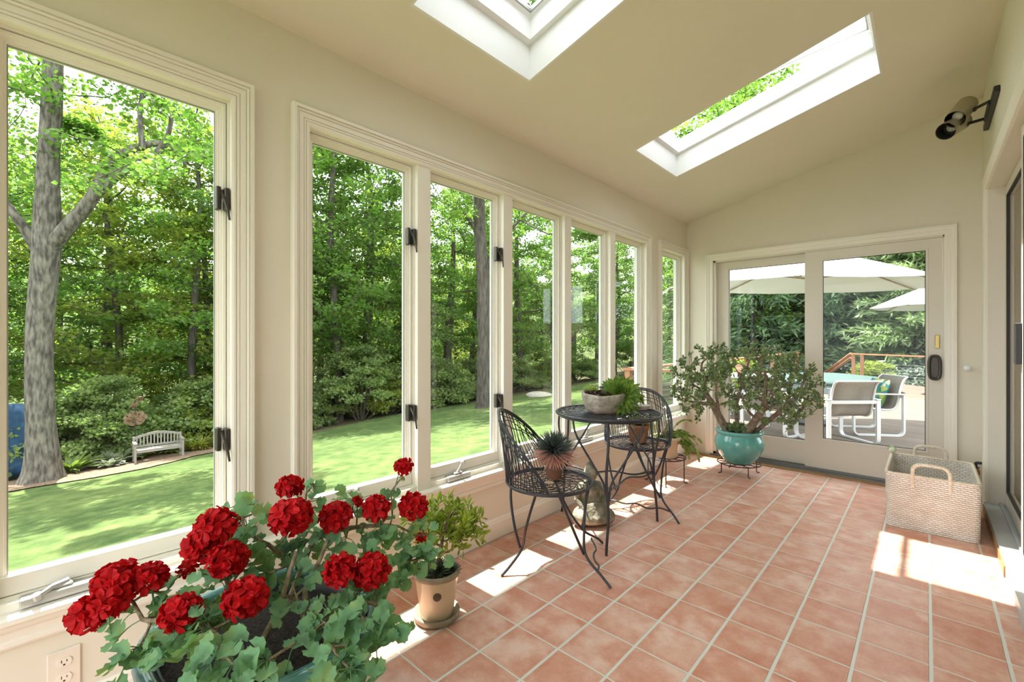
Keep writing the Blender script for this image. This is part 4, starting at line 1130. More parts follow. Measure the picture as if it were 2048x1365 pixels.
for (dx, dy, s, n_) in ((0.03, -0.01, 0.060, 80), (-0.02, 0.035, 0.045, 50), (0.0, -0.05, 0.04, 45), (0.055, 0.045, 0.045, 50)):
    rosette(b, (C1[0] + dx, C1[1] + dy, 0.208), (dx * 3, dy * 3, 1), s * 1.15, n_, SPIKE_V, SPIKE_F, 0.55, 0.5, 1.4, 0.0, int(s * 1000))
o = b.build('underplanting', leafmat('grass_tuft', (0.035, 0.06, 0.035), (0.12, 0.17, 0.11), scale=30, trans=0.1), r_); o['label'] = 'dark grassy spiky tufts'

# ---------------------------------------------------------------- big geranium
GC = (0.545, -1.632)
g_ = empty('potted_geranium', (*GC, 0), 'large teal glazed pot of red geraniums in the left foreground', 'plant')
M['teal'] = mat('teal_glaze', '3c6b6c', '5f9896', scale=6, rough=0.22, coat=0.5, c3='4a7f80')
b = MB(); b.lathe([(0.001, 0), (0.20, 0), (0.215, 0.02), (0.265, 0.22), (0.285, 0.34), (0.288, 0.375), (0.302, 0.385), (0.308, 0.402), (0.300, 0.416), (0.280, 0.418), (0.268, 0.408), (0.262, 0.36)], (*GC, 0), 48, power=2.5)
b.build('pot', M['teal'], g_, smooth=True)
b = MB(); b.lathe([(0.262, 0.35), (0.262, 0.398), (0.256, 0.398), (0.250, 0.34)], (*GC, 0), 48, power=2.5); o = b.build('liner', M['dark'], g_, smooth=True); o['label'] = 'black plastic liner rim'
b = MB(); b.lathe([(0.255, 0.345), (0.20, 0.355), (0.10, 0.365), (0.001, 0.37)], (*GC, 0), 40, power=2.5); b.build('soil', M['soil'], g_)
blooms = [(186, 1226, 1.16, 40), (236, 1166, 1.17, 47), (300, 1156, 1.20, 32), (222, 1198, 1.13, 34), (362, 1226, 1.12, 36), (432, 1052, 1.30, 40), (408, 1090, 1.30, 40), (374, 1138, 1.30, 20),
          (456, 1120, 1.25, 38), (492, 1196, 1.18, 42), (580, 974, 1.48, 25), (583, 1034, 1.40, 46), (672, 1034, 1.52, 34), (752, 1018, 1.60, 29), (806, 934, 1.72, 19), (828, 1012, 1.66, 29), (681, 1142, 1.30, 33), (744, 1142, 1.34, 36), (715, 1003, 1.6, 9), (476, 1038, 1.5, 10), (842, 1076, 1.75, 12)]
FL_V = []; FL_F = []
for k in range(5):
    a = k * 2 * PI / 5
    for (x, y, z) in [(0, 0.02, 0), (-0.30, 0.55, 0.16), (0.0, 0.55, 0.06), (0.30, 0.55, 0.16), (-0.26, 0.92, 0.20), (0, 1.04, 0.10), (0.27, 0.93, 0.22)]:
        FL_V.append((x * math.cos(a) - y * math.sin(a), x * math.sin(a) + y * math.cos(a), z))
    o7 = 7 * k; FL_F += [(o7, o7 + 2, o7 + 1, o7 + 1), (o7, o7 + 3, o7 + 2, o7 + 2)]
FL4 = []; FL3 = []
for k in range(5):
    o7 = 7 * k; FL3 += [(o7, o7 + 2, o7 + 1), (o7, o7 + 3, o7 + 2)]; FL4 += [(o7 + 1, o7 + 2, o7 + 5, o7 + 4), (o7 + 2, o7 + 3, o7 + 6, o7 + 5)]
M['petal'] = leafmat('red_petals', (0.40, 0.002, 0.007), (0.62, 0.010, 0.014), scale=30, trans=0.30, rough=0.55, tc_bright=1.0, spec=0.2)
N_ = M['petal'].node_tree.nodes
for nd in N_:
    if nd.type == 'MIX': nd.inputs[7].default_value = (1.0, 0.6, 0.6, 1)
M['gstem'] = mat('geranium_stem', (0.16, 0.22, 0.07), (0.24, 0.28, 0.11), scale=20, rough=0.6)
M['gwood'] = mat('woody_stem', (0.16, 0.12, 0.07), (0.36, 0.30, 0.20), scale=40, rough=0.85, bump=0.8, bscale=90)
leafc = [(545, 1190, 1.32), (602, 1218, 1.27), (520, 1170, 1.33), (645, 1240, 1.22), (588, 1292, 1.14), (522, 1330, 1.02), (575, 1150, 1.38), (410, 1165, 1.25), (430, 1220, 1.18), (455, 1060, 1.42), (515, 1035, 1.5), (480, 1120, 1.36), (590, 1070, 1.5), (610, 1040, 1.55), (560, 1130, 1.42), (760, 1120, 1.5), (790, 1150, 1.5), (250, 1245, 1.15), (285, 1290, 1.10), (330, 1180, 1.22), (350, 1265, 1.12), (385, 1250, 1.12), (300, 1320, 1.05), (420, 1290, 1.08), (395, 1195, 1.18), (330, 1230, 1.2), (262, 1330, 1.08),
         (455, 1245, 1.15), (470, 1300, 1.05), (440, 1180, 1.25), (480, 1345, 1.0), (420, 1340, 1.02), (380, 1320, 1.05),
         (470, 1090, 1.40), (500, 1060, 1.42), (520, 1110, 1.40), (545, 1075, 1.45), (490, 1010, 1.5), (480, 1140, 1.35), (530, 1150, 1.34), 
         (600, 1100, 1.45), (640, 1080, 1.50), (620, 1150, 1.38), (650, 1060, 1.55), (690, 1090, 1.55), (720, 1070, 1.6), (760, 1080, 1.6), (640, 985, 1.6), (700, 1010, 1.62),
         (780, 1050, 1.65), (800, 1090, 1.62), (830, 1110, 1.6), (845, 1060, 1.68), (770, 990, 1.7), (850, 1130, 1.6), (815, 1140, 1.58), (735, 1110, 1.5), (850, 1090, 1.62), (820, 1075, 1.7),
         (660, 1215, 1.25), (700, 1190, 1.30), (690, 1240, 1.22), (720, 1230, 1.2), (665, 1270, 1.18), (700, 1290, 1.15), (740, 1270, 1.2), (770, 1240, 1.25), (665, 1320, 1.10), (720, 1330, 1.1), (760, 1195, 1.35), (780, 1280, 1.22), (730, 1180, 1.36), (675, 1345, 1.05)]
rg = np.random.default_rng(12)
attr = [at(u, v, D) - np.array([0, 0, 0.035]) for (u, v, D, r0) in blooms] + [at(u, v, D) for (u, v, D) in leafc]
starts = [[(GC[0], GC[1], 0.355), (GC[0] - 0.01, GC[1] + 0.01, 0.375)]]
# three root crowns
b_w = MB(); nodes = []
groups_ = {0: [], 1: [], 2: []}
crowns = [np.array([GC[0] + 0.02, GC[1] - 0.13, 0.36]), np.array([GC[0] - 0.10, GC[1] + 0.10, 0.36]), np.array([GC[0] + 0.12, GC[1] + 0.08, 0.36])]
for a in attr:
    k = int(np.argmin([np.linalg.norm(a - c_) for c_ in crowns])); groups_[k].append(a)
allP = []
for k in range(3):
    P, par = grow([[tuple(crowns[k]), tuple(crowns[k] + (0, 0, 0.03))]], groups_[k], 0.03, 0.6, 0.035, 60)
    skeleton(b_w, P, par, 0.0034, 0.011, n=7, nmin=5); allP.append(P)
for pts_, r0_ in (((470, 1362, 1.16), (520, 1290, 1.22), (560, 1210, 1.30), (575, 1160, 1.34), (592, 1105, 1.40)), 0.010), (((640, 1235, 1.36), (600, 1205, 1.38), (560, 1190, 1.36), (515, 1185, 1.32)), 0.007), (((700, 1200, 1.42), (690, 1160, 1.46), (650, 1150, 1.48), (610, 1180, 1.45), (560, 1225, 1.36)), 0.008), (((615, 1240, 1.33), (612, 1180, 1.36), (640, 1120, 1.42), (655, 1080, 1.46)), 0.009):
    b_w.tube(smooth_path([at(*q_) for q_ in pts_]), np.linspace(r0_, r0_ * 0.6, (len(pts_) - 1) * 6 + 1), 7)
b_w.build('stems', M['gwood'], g_, smooth=True)
allP = np.vstack(allP)
# scalloped leaf template
lv = [(0, 0, 0)]; NL = 18
for i in range(NL + 1):
    a = -PI / 2 + 0.28 + (2 * PI - 0.56) * i / NL
    rr_ = (1.0 + 0.07 * math.cos(i * PI)) * (0.94 + 0.06 * math.sin(a))
    lv.append((0.5 * rr_ * math.cos(a), 0.45 + 0.5 * rr_ * math.sin(a), 0.06 + 0.09 * math.cos(a * 3.0) + 0.03 * math.cos(i * PI)))
lv[0] = (0, 0.38, -0.04)
LVF = [[(0, i, i + 1) for i in range(1, NL + 1)]]
pos = []; nr = []; b_p = MB()
for ci, (u, v, D) in enumerate(leafc):
    c = at(u, v, D)
    for k in range(6):
        p = c + rg.normal(size=3) * np.array([0.03, 0.03, 0.022]); p[0] = max(p[0], 0.03)
        s = 0.030 + 0.028 * rg.random()
        n_ = np.array([0.25, -0.35, 0.9]) + rg.normal(size=3) * 0.42
        j = np.argmin(np.linalg.norm(allP - p, axis=1))
        b_p.tube(smooth_path([allP[j], (allP[j] + p) / 2 + np.array([0, 0, 0.008]), p - np.array([0, 0, 0.002])], 3), 0.0014, 4, cap=False)
        pos.append(p); nr.append(n_)
b_p2 = b_p
pos = np.array(pos); nr = np.array(nr)
R = frames(nr, twist=rg.random(len(pos)) * 2 * PI)
M['gleaf'] = leafmat('geranium_leaves', (0.065, 0.135, 0.070), (0.24, 0.33, 0.11), scale=13, trans=0.3, rough=0.7, c3='6f9c72')
sc = 0.030 + 0.026 * rg.random(len(pos)) ** 1.3
b = MB(); b.scatter(lv, LVF, pos - np.einsum('nij,j->ni', R, np.array([0, 0.38, 0])) * sc[:, None], R, sc * 1.15)
b_leaf = b
for i, (u, v, D, r0) in enumerate(blooms):
    c = at(u, v, D); r = r0 / 894.2 * D
    c[0] = max(c[0], r + 0.02)
    n = max(6, int(19 * (r / 0.05) ** 1.2)); 
    d = np.array([[math.cos(k * 2.4) * math.sqrt(1 - z * z), math.sin(k * 2.4) * math.sqrt(1 - z * z), z] for k, z in enumerate(np.linspace(-0.55, 1, n))]) + rg.normal(size=(n, 3)) * 0.22
    d /= np.linalg.norm(d, axis=1)[:, None]
    dp = d * np.array([1, 1, 0.82]) * r * (0.58 + 0.22 * rg.random(n))[:, None]
    b = MB(); R = frames(d, twist=rg.random(n) * 6.28)
    fs = max(0.016, min(0.033, r * 0.66))
    b.scatter(FL_V, [FL3, FL4], c + dp, R, fs * (0.85 + 0.3 * rg.random(n)))
    R2 = frames(d + rg.normal(size=(n, 3)) * 0.3, twist=rg.random(n) * 6.28)
    b.scatter(FL_V, [FL3, FL4], c + dp * 0.86, R2, fs * 0.8)
    b.build('flower_head', M['petal'], g_, smooth=False)
    j = np.argmin(np.linalg.norm(allP - (c - (0, 0, 0.10)), axis=1)); q = allP[j]
    b_p2.tube(smooth_path([q, q * 0.5 + c * 0.5 + (0, 0, 0.012), c - (0, 0, r * 0.2)], 5), 0.0024, 5, cap=False)
    for k in range(0, n, 3): b_p2.tube([c - (0, 0, r * 0.35), c + dp[k] * 0.8], 0.0009, 3, cap=False)
for v_, f_ in ((np.concatenate(b_p2.V), b_p2.F),):
    off = b_leaf.n; b_leaf.V.append(v_); b_leaf.F += [q_ + off for q_ in f_]; b_leaf.n += len(v_)
b_leaf.build('leaves', M['gleaf'], g_, smooth=True)
for (u, v, D) in ((625, 972, 1.55), (501, 1010, 1.5), (640, 1000, 1.6), (806, 952, 1.71)):
    c = at(u, v, D); b = MB()
    for k in range(7):
        d = rg.normal(size=3); d /= np.linalg.norm(d); d[2] -= 0.3
        b.tube([c, c + d * 0.010, c + d * 0.017], [0.0012, 0.0035, 0.0008], 5)
    j = np.argmin(np.linalg.norm(allP - c, axis=1)); b.tube(smooth_path([allP[j], (allP[j] + c) / 2, c], 4), 0.002, 4)
    b.build('bud_cluster', M['gstem'], g_)

# ---------------------------------------------------------------- large jade plant by the patio door
JC = (0.690, 2.40)
def ring_stand(name, c, r, z, feet_a, label, rb, m, nleg=4):
    root = empty(name, (*c, 0), label, 'plant stand')
    b = MB(); ring(b, c, r, z, 0.005); ring(b, c, r * 0.55, z, 0.004)
    for k in range(10):
        a = k * 2 * PI / 10; ring(b, (c[0] + r * 0.775 * math.cos(a), c[1] + r * 0.775 * math.sin(a)), r * 0.22, z, 0.003, 16, 5)
    b.build('ring_top', m, root, smooth=True)
    for k in range(nleg):
        a = feet_a + k * 2 * PI / nleg; p = np.array([c[0] + rb * math.cos(a), c[1] + rb * math.sin(a)]); o_ = np.array([math.cos(a), math.sin(a)])
        b = MB(); b.tube([(*p, z), (*p, 0.012), (*(p + o_ * 0.006), 0.005), (*(p + o_ * 0.028), 0.004)], 0.0045, 7); b.build('leg', m, root, smooth=True)
    return root
M['rust'] = mat('brown_iron', (0.045, 0.028, 0.024), rough=0.55, metal=0.3)
ring_stand('plant_stand', JC, 0.185, 0.098, math.radians(-47), 'low iron ring stand under the big turquoise pot', 0.165, M['rust'])
j_ = empty('potted_jade', (*JC, 0.104), 'big jade plant in a turquoise glazed pot before the patio door', 'plant')
M['turq'] = mat('turquoise_glaze', '5aa7a2', '4b9591', scale=5, rough=0.18, coat=0.6, c3='63b0aa')
pot(j_, JC, 0.104, [(0.001, 0), (0.115, 0), (0.122, 0.008), (0.170, 0.070), (0.203, 0.135), (0.211, 0.180), (0.203, 0.225), (0.185, 0.258), (0.182, 0.266), (0.200, 0.274), (0.207, 0.288), (0.200, 0.300), (0.184, 0.302), (0.172, 0.290), (0.168, 0.24)], M['turq'], 0.17, 0.262)
rg = np.random.default_rng(21)
attr = []
while len(attr) < 520:
    v = rg.normal(size=3); v /= np.linalg.norm(v); v *= rg.random() ** 0.33
    q = np.array([0.70, 2.36, 0.82]) + np.array([v[0] * 0.66, v[1] * 0.42, v[2] * 0.42])
    if q[1] > 2.80 or q[0] < 0.07 or q[2] < 0.47: continue
    if q[2] < 0.62 and abs(q[0] - 0.69) < 0.3: continue
    if (q[0] - 0.69) ** 2 + (q[1] - 2.4) ** 2 < 0.02: continue
    attr.append(q)
for u, v_ in ((1360, 795), (1372, 812), (1400, 820), (1395, 790), (1640, 812), (1625, 830), (1600, 800), (1610, 840)):
    attr.append(at(u, v_, 4.1 if u < 1500 else 4.05))
wood = MB(); allP = []
jl = MB()
trunks = [((0.60, 2.36), (-0.25, 0.0)), ((0.76, 2.34), (0.28, -0.02)), ((0.66, 2.46), (-0.04, 0.08)), ((0.80, 2.42), (0.45, 0.0))]
gr = [[] for _ in trunks]
for a in attr:
    sc_ = [np.linalg.norm(a[:2] - (np.array(t0) + np.array(d0) * 0.9)) for t0, d0 in trunks]; gr[int(np.argmin(sc_))].append(a)
for k, (t0, d0) in enumerate(trunks):
    st = [(t0[0] + d0[0] * t * 0.55, t0[1] + d0[1] * t * 0.5, 0.375 + 0.26 * t) for t in (0, 0.3, 0.6, 1.0)]
    P, par = grow([st], gr[k], 0.035, 0.8, 0.045, 60)
    rad, tips = skeleton(wood, P, par, 0.0035, 0.034 if k < 2 else 0.020, n=9, nmin=5)
    ts = set(tips)
    sel = [i for i in range(len(P)) if i > 4 and (i in ts or (rad[i] < 0.009 and i % 2 == 0))]
    jade_leaves(jl, P, par, sel, 8, 0.040, 30 + k, 0.25)
# young shoots on the soil
for k in range(40):
    a = rg.random() * 6.28; rr_ = 0.14 * math.sqrt(rg.random()); p = np.array([JC[0] + rr_ * math.cos(a), JC[1] + rr_ * math.sin(a), 0.37])
    PP = np.array([p, p + (0, 0, 0.03), p + (0, 0, 0.055)]); jade_leaves(jl, PP, [-1, 0, 1], [1, 2], 4, 0.032, 200 + k)
wood.build('trunk', mat('jade_bark', (0.17, 0.125, 0.09), (0.33, 0.27, 0.20), scale=25, rough=0.85, bump=0.7), j_, smooth=True)
M['jade'] = leafmat('jade_leaves', (0.09, 0.155, 0.055), (0.27, 0.37, 0.14), scale=16, trans=0.12, rough=0.3, spec=0.6)
jl.build('leaves', M['jade'], j_)

# cream pot with trailing cactus on the taller stand
KC = (0.297, 1.69)
ring_stand('plant_stand', KC, 0.165, 0.22, math.radians(-66), 'taller iron ring stand between the far chair and the jade plant', 0.15, M['rust'])
k_ = empty('potted_trailing_cactus', (*KC, 0.226), 'cream pot with a trailing leaf cactus on the taller iron stand', 'plant')
pot(k_, KC, 0.226, [(0.001, 0), (0.088, 0), (0.093, 0.006), (0.118, 0.150), (0.130, 0.154), (0.133, 0.172), (0.124, 0.176), (0.115, 0.165)], M['cream'], 0.114, 0.155)
rg = np.random.default_rng(8)
SEG_V = [(-0.12, 0, 0), (0.12, 0, 0), (-0.34, 0.35, 0), (0.34, 0.35, 0), (-0.24, 0.62, 0), (0.24, 0.62, 0), (-0.30, 0.85, 0), (0.30, 0.85, 0), (0, 1.04, 0), (0, 0.5, 0.06)]
SEG_F = [[(0, 1, 9), (1, 3, 9), (3, 5, 9), (5, 7, 9), (7, 8, 9), (8, 6, 9), (6, 4, 9), (4, 2, 9), (2, 0, 9)]]
b = MB(); pos = []; dr = []
for k in range(58):
    p = np.array([KC[0], KC[1], 0.226 + 0.165]) + rg.normal(size=3) * np.array([0.05, 0.05, 0.0])
    out = RGT * (0.55 + 0.8 * rg.random()) + FWD * rg.normal() * 0.4 + np.array([0, 0, 0.9 * rg.random()])
    if k % 9 == 0: out = np.array([rg.normal() * 0.4, rg.normal() * 0.4, 1.2])
    d = out / np.linalg.norm(out)
    for s in range(int(5 + rg.random() * 6)):
        if p[2] > 0.02 and p[0] > 0.03: pos.append(p.copy()); dr.append(d.copy())
        p = p + d * 0.030; d = d + np.array([0, 0, -0.26]) + rg.normal(size=3) * 0.10 + (0.1 * RGT if s < 3 else 0); d /= np.linalg.norm(d)
pos = np.array(pos); dr = np.array(dr); z = np.cross(dr, rg.normal(size=dr.shape)); z /= np.linalg.norm(z, axis=1)[:, None]
b.scatter(SEG_V, SEG_F, pos, np.stack([np.cross(dr, z), dr, z], 2), 0.036)
b.build('leaves', leafmat('cactus_segments', (0.12, 0.21, 0.04), (0.30, 0.37, 0.10), scale=14, trans=0.2, rough=0.35), k_)
b = MB()
for k in range(3):
    a = k * 2.1 + 0.4; p = np.array([KC[0] + 0.04 * math.cos(a), KC[1] + 0.04 * math.sin(a), 0.38]); b.tube(smooth_path([p, p + (0.02 * math.cos(a), 0.02 * math.sin(a), 0.04), p + RGT * 0.06 + (0, 0, 0.05)]), 0.007, 6)
b.build('stem', M['gwood'], k_)
# cuttings on the window stool
b = MB(); pos = []; 
for k in range(9):
    pos.append((0.018 + 0.03 * rg.random(), 2.30 + 0.055 * k, 0.441))
pos = np.array(pos); dr = np.stack([rg.normal(size=9) * 0.5, rg.normal(size=9), np.full(9, 0.12)], 1)
jade_leaves(b, np.vstack([pos, pos + dr * 0.02]), [-1] * 18, list(range(9)), 2, 0.030, 5, 0.0)
tag(b.build('succulent_cuttings', M['jade']), 'loose green succulent cuttings lying on the stool of the corner window', 'cuttings', kind='stuff')

# ---------------------------------------------------------------- garden statue
SC = (0.285, 0.500)
b = MB()
def ball(b, c, r, sx=1, sy=1, sz=1, rz=0.0, n=20):
    prof = [(max(1e-4, r * math.sin(t)), -r * math.cos(t)) for t in np.linspace(0.02, PI - 0.02, 12)]
    q = MB(); q.lathe(prof, (0, 0, 0), n); v = q.V[0] * np.array([sx, sy, sz]); cs, sn = math.cos(rz), math.sin(rz)
    v = np.stack([v[:, 0] * cs - v[:, 1] * sn, v[:, 0] * sn + v[:, 1] * cs, v[:, 2]], 1) + np.array(c)
    b.add(v, q.F[0])
fa = math.radians(-35)   # faces the room, towards the near chair
fx = np.array([math.cos(fa), math.sin(fa), 0]); sx_ = np.array([-math.sin(fa), math.cos(fa), 0]); c0 = np.array([*SC, 0.0])
def P_(f, s, z): return tuple(c0 + fx * f + sx_ * s + np.array([0, 0, z]))
ball(b, P_(0, 0, 0.055), 0.10, 1.0, 1.25, 0.55, fa)
ball(b, P_(0.055, 0.085, 0.055), 0.065, 1.1, 1.0, 0.85, fa + 0.6); ball(b, P_(0.055, -0.085, 0.055), 0.065, 1.1, 1.0, 0.85, fa - 0.6)
b.tube([P_(0.10, 0.06, 0.05), P_(0.115, 0, 0.055), P_(0.10, -0.06, 0.05)], 0.035, 12)
b.tube([P_(-0.01, 0, 0.06), P_(-0.012, 0, 0.16), P_(-0.006, 0, 0.235), P_(0.0, 0, 0.275)], [0.085, 0.070, 0.068, 0.032], 16)
b.tube([P_(0, -0.075, 0.235), P_(0, 0, 0.250), P_(0, 0.075, 0.235)], [0.032, 0.042, 0.032], 12)
for s in (-1, 1):
    b.tube([P_(0.0, 0.082 * s, 0.235), P_(0.01, 0.098 * s, 0.16), P_(0.065, 0.070 * s, 0.115), P_(0.09, 0.02 * s, 0.105)], [0.027, 0.024, 0.022, 0.020], 10)
ball(b, P_(0.008, 0, 0.332), 0.052, 1.0, 0.86, 1.12, fa); ball(b, P_(-0.006, 0, 0.385), 0.026, 1, 1, 1, fa)
ball(b, P_(0.058, 0, 0.325), 0.010, 1.2, 0.7, 1.4, fa); ball(b, P_(0.006, 0.046, 0.325), 0.013, 0.6, 0.4, 1.8, fa); ball(b, P_(0.006, -0.046, 0.325), 0.013, 0.6, 0.4, 1.8, fa)
for k in range(7):   # folds of the robe
    a = np.linspace(-1.1, 1.1, 12); rr_ = 0.082 + 0.006 * k
    b.tube([P_(rr_ * math.cos(t) * 1.08, rr_ * math.sin(t) * 1.15, 0.135 - 0.012 * k + 0.02 * math.cos(t * 2)) for t in a], 0.006, 6)
o = b.build('stone_statue', mat('mossy_stone', '6f6c5c', 'a8a595', scale=16, rough=0.95, bump=1.0, bscale=60, c3='85836f'), origin=(*SC, 0), smooth=True)
q = o.modifiers.new('remesh', 'REMESH'); q.mode = 'VOXEL'; q.voxel_size = 0.006; q.use_smooth_shade = True
q = o.modifiers.new('soft', 'SMOOTH'); q.factor = 0.6; q.iterations = 4
tag(o, 'weathered stone seated figure on the floor between the near chair and the table', 'statue')

# ---------------------------------------------------------------- woven basket
BX0, BX1, BY0, BY1, BH = 1.775, 2.222, 1.80, 2.49, 0.355
bx = empty('woven_basket', ((BX0 + BX1) / 2, (BY0 + BY1) / 2, 0), 'large whitewashed woven basket with two loop handles on the tiles', 'basket')
def weave():
    m, N, L, P = newmat('whitewashed_wicker')
    tc = N.new('ShaderNodeTexCoord'); mp = N.new('ShaderNodeMapping'); L.new(tc.outputs['UV'], mp.inputs[0])
    br = N.new('ShaderNodeTexBrick'); br.offset = 0.5; br.inputs['Scale'].default_value = 1.0
    br.inputs['Brick Width'].default_value = 0.030; br.inputs['Row Height'].default_value = 0.0125
    br.inputs['Mortar Size'].default_value = 0.0022; br.inputs['Mortar Smooth'].default_value = 0.6
    br.inputs['Color1'].default_value = (*hexc('f8f8f5'), 1); br.inputs['Color2'].default_value = (*hexc('ebe7e0'), 1); br.inputs['Mortar'].default_value = (*hexc('bdb5ab'), 1)
    L.new(mp.outputs[0], br.inputs['Vector']); 
    nz = N.new('ShaderNodeTexNoise'); nz.inputs['Scale'].default_value = 9; nz.inputs['Detail'].default_value = 5; L.new(tc.outputs['Object'], nz.inputs['Vector'])
    mx = N.new('ShaderNodeMix'); mx.data_type = 'RGBA'; mx.blend_type = 'MULTIPLY'; mx.inputs[0].default_value = 0.22
    cr = N.new('ShaderNodeValToRGB'); cr.color_ramp.elements[0].position = 0.4; cr.color_ramp.elements[0].color = (*hexc('b09a84'), 1); cr.color_ramp.elements[1].position = 0.6; cr.color_ramp.elements[1].color = (1, 1, 1, 1)
    L.new(nz.outputs['Fac'], cr.inputs[0]); L.new(br.outputs['Color'], mx.inputs[6]); L.new(cr.outputs[0], mx.inputs[7]); L.new(mx.outputs[2], P.inputs['Base Color'])
    P.inputs['Roughness'].default_value = 0.75
    bp = N.new('ShaderNodeBump'); bp.inputs['Distance'].default_value = 0.004; bp.inputs['Strength'].default_value = 1.0; bp.invert = True
    L.new(br.outputs['Fac'], bp.inputs['Height']); L.new(bp.outputs[0], P.inputs['Normal'])
    return m
M['wicker'] = weave(); M['rope'] = mat('wrapped_handle', 'ece4d4', 'd8ccb8', scale=60, rough=0.8, bump=0.6, bscale=120)
def rrect(cx, cy, hx, hy, r, n=5):
    P = []
    for qx, qy, a0 in ((1, 1, 0), (-1, 1, PI / 2), (-1, -1, PI), (1, -1, 3 * PI / 2)):
        for k in range(n):
            a = a0 + PI / 2 * k / (n - 1); P.append((cx + qx * (hx - r) + r * math.cos(a), cy + qy * (hy - r) + r * math.sin(a)))
    return np.array(P)
cx, cy = (BX0 + BX1) / 2, (BY0 + BY1) / 2
def basket_wall(inner):
    rows = 56; V = []; U = []
    for k in range(rows + 1):
        t = k / rows; z = BH * t; g = 0.985 + 0.03 * t + (0.0 if inner else 0.0035 * (math.sin(k * PI) + (k % 2)) * 1.0)
        off = -0.014 if inner else 0.0
        R_ = rrect(cx, cy, (BX1 - BX0) / 2 * g + off, (BY1 - BY0) / 2 * (0.99 + 0.02 * t) + off + (0.0035 * (k % 2) if not inner else 0), 0.035)
        s = np.concatenate([[0], np.cumsum(np.linalg.norm(np.diff(R_, axis=0, append=R_[:1]), axis=1))])
        V.append(np.hstack([R_, np.full((len(R_), 1), z)])); U.append((s, z))
    return V, U
b = MB(); uvs = []
for inner in (False, True):
    V, U = basket_wall(inner); n = len(V[0]); VV = np.concatenate(V); F = []
    for k in range(len(V) - 1):
        for i in range(n):
            j = (i + 1) % n; f = (k * n + i, k * n + j, (k + 1) * n + j, (k + 1) * n + i)
            F.append(f if not inner else f[::-1])
            u = [(U[k][0][i], U[k][1]), (U[k][0][i + 1], U[k][1]), (U[k + 1][0][i + 1], U[k + 1][1]), (U[k + 1][0][i], U[k + 1][1])]
            uvs += u if not inner else u[::-1]
    b.add(VV, np.array(F))
o = b.build('basket_body', M['wicker'], bx)
uv = o.data.uv_layers.new(name='UVMap')
uv.data.foreach_set('uv', np.array(uvs, dtype=np.float32).ravel())
b = MB(); R_ = rrect(cx, cy, (BX1 - BX0) / 2 - 0.006, (BY1 - BY0) / 2 - 0.006, 0.03); b.add(np.hstack([R_, np.full((len(R_), 1), 0.006)]), [list(range(len(R_)))]); b.build('basket_bottom', M['rope'], bx)
b = MB(); R_ = rrect(cx, cy, (BX1 - BX0) / 2 * 1.012 - 0.005, (BY1 - BY0) / 2 * 1.007 - 0.005, 0.036, 8); b.tube(np.hstack([R_, np.full((len(R_), 1), BH)]), 0.010, 8, closed=True); b.build('rim', M['rope'], bx, smooth=True)
for yy in (BY0 - 0.001, BY1 + 0.001):
    pts = [(cx - 0.088, yy, BH - 0.07), (cx - 0.088, yy, BH + 0.03), (cx - 0.080, yy, BH + 0.062), (cx - 0.055, yy, BH + 0.080), (cx, yy, BH + 0.084), (cx + 0.055, yy, BH + 0.080), (cx + 0.080, yy, BH + 0.062), (cx + 0.088, yy, BH + 0.03), (cx + 0.088, yy, BH - 0.07)]
    b = MB(); b.tube(smooth_path(pts, 5), 0.011, 10); b.build('handle', M['rope'], bx, smooth=True)
# ball in the basket corner
b = MB(); ball(b, (1.780, 2.478, 0.388), 0.026, n=24)
tag(b.build('toy_ball', mat('green_white_ball', '6fa83a', 'e4ead8', scale=14, rough=0.5, lo=0.5, hi=0.54), origin=(1.780, 2.478, 0.388), smooth=True), 'small green and white ball on the far left corner of the basket rim', 'ball')

# pipe valve by the house side door
v_ = empty('pipe_valve', (2.255, 2.84, 0.0), 'small copper and black shut-off valve behind the basket', 'valve')
b = MB(); b.tube([(2.255, 2.84, 0.0), (2.255, 2.84, 0.25)], 0.010, 10); b.tube([(2.255, 2.84, 0.19), (2.255, 2.84, 0.21), (2.255, 2.84, 0.235), (2.255, 2.84, 0.255)], [0.014, 0.024, 0.024, 0.014], 12)
b.build('valve_body', mat('aged_copper', (0.42, 0.18, 0.06), rough=0.4, metal=0.8), v_, smooth=True)
b = MB(); b.tube(smooth_path([(2.255, 2.84, 0.245), (2.255, 2.84, 0.285), (2.262, 2.84, 0.298), (2.296, 2.84, 0.300)]), 0.010, 10); ring(b, (2.255, 2.84), 0.016, 0.262, 0.005, 16); b.build('pipe', M['dark'], v_, smooth=True)

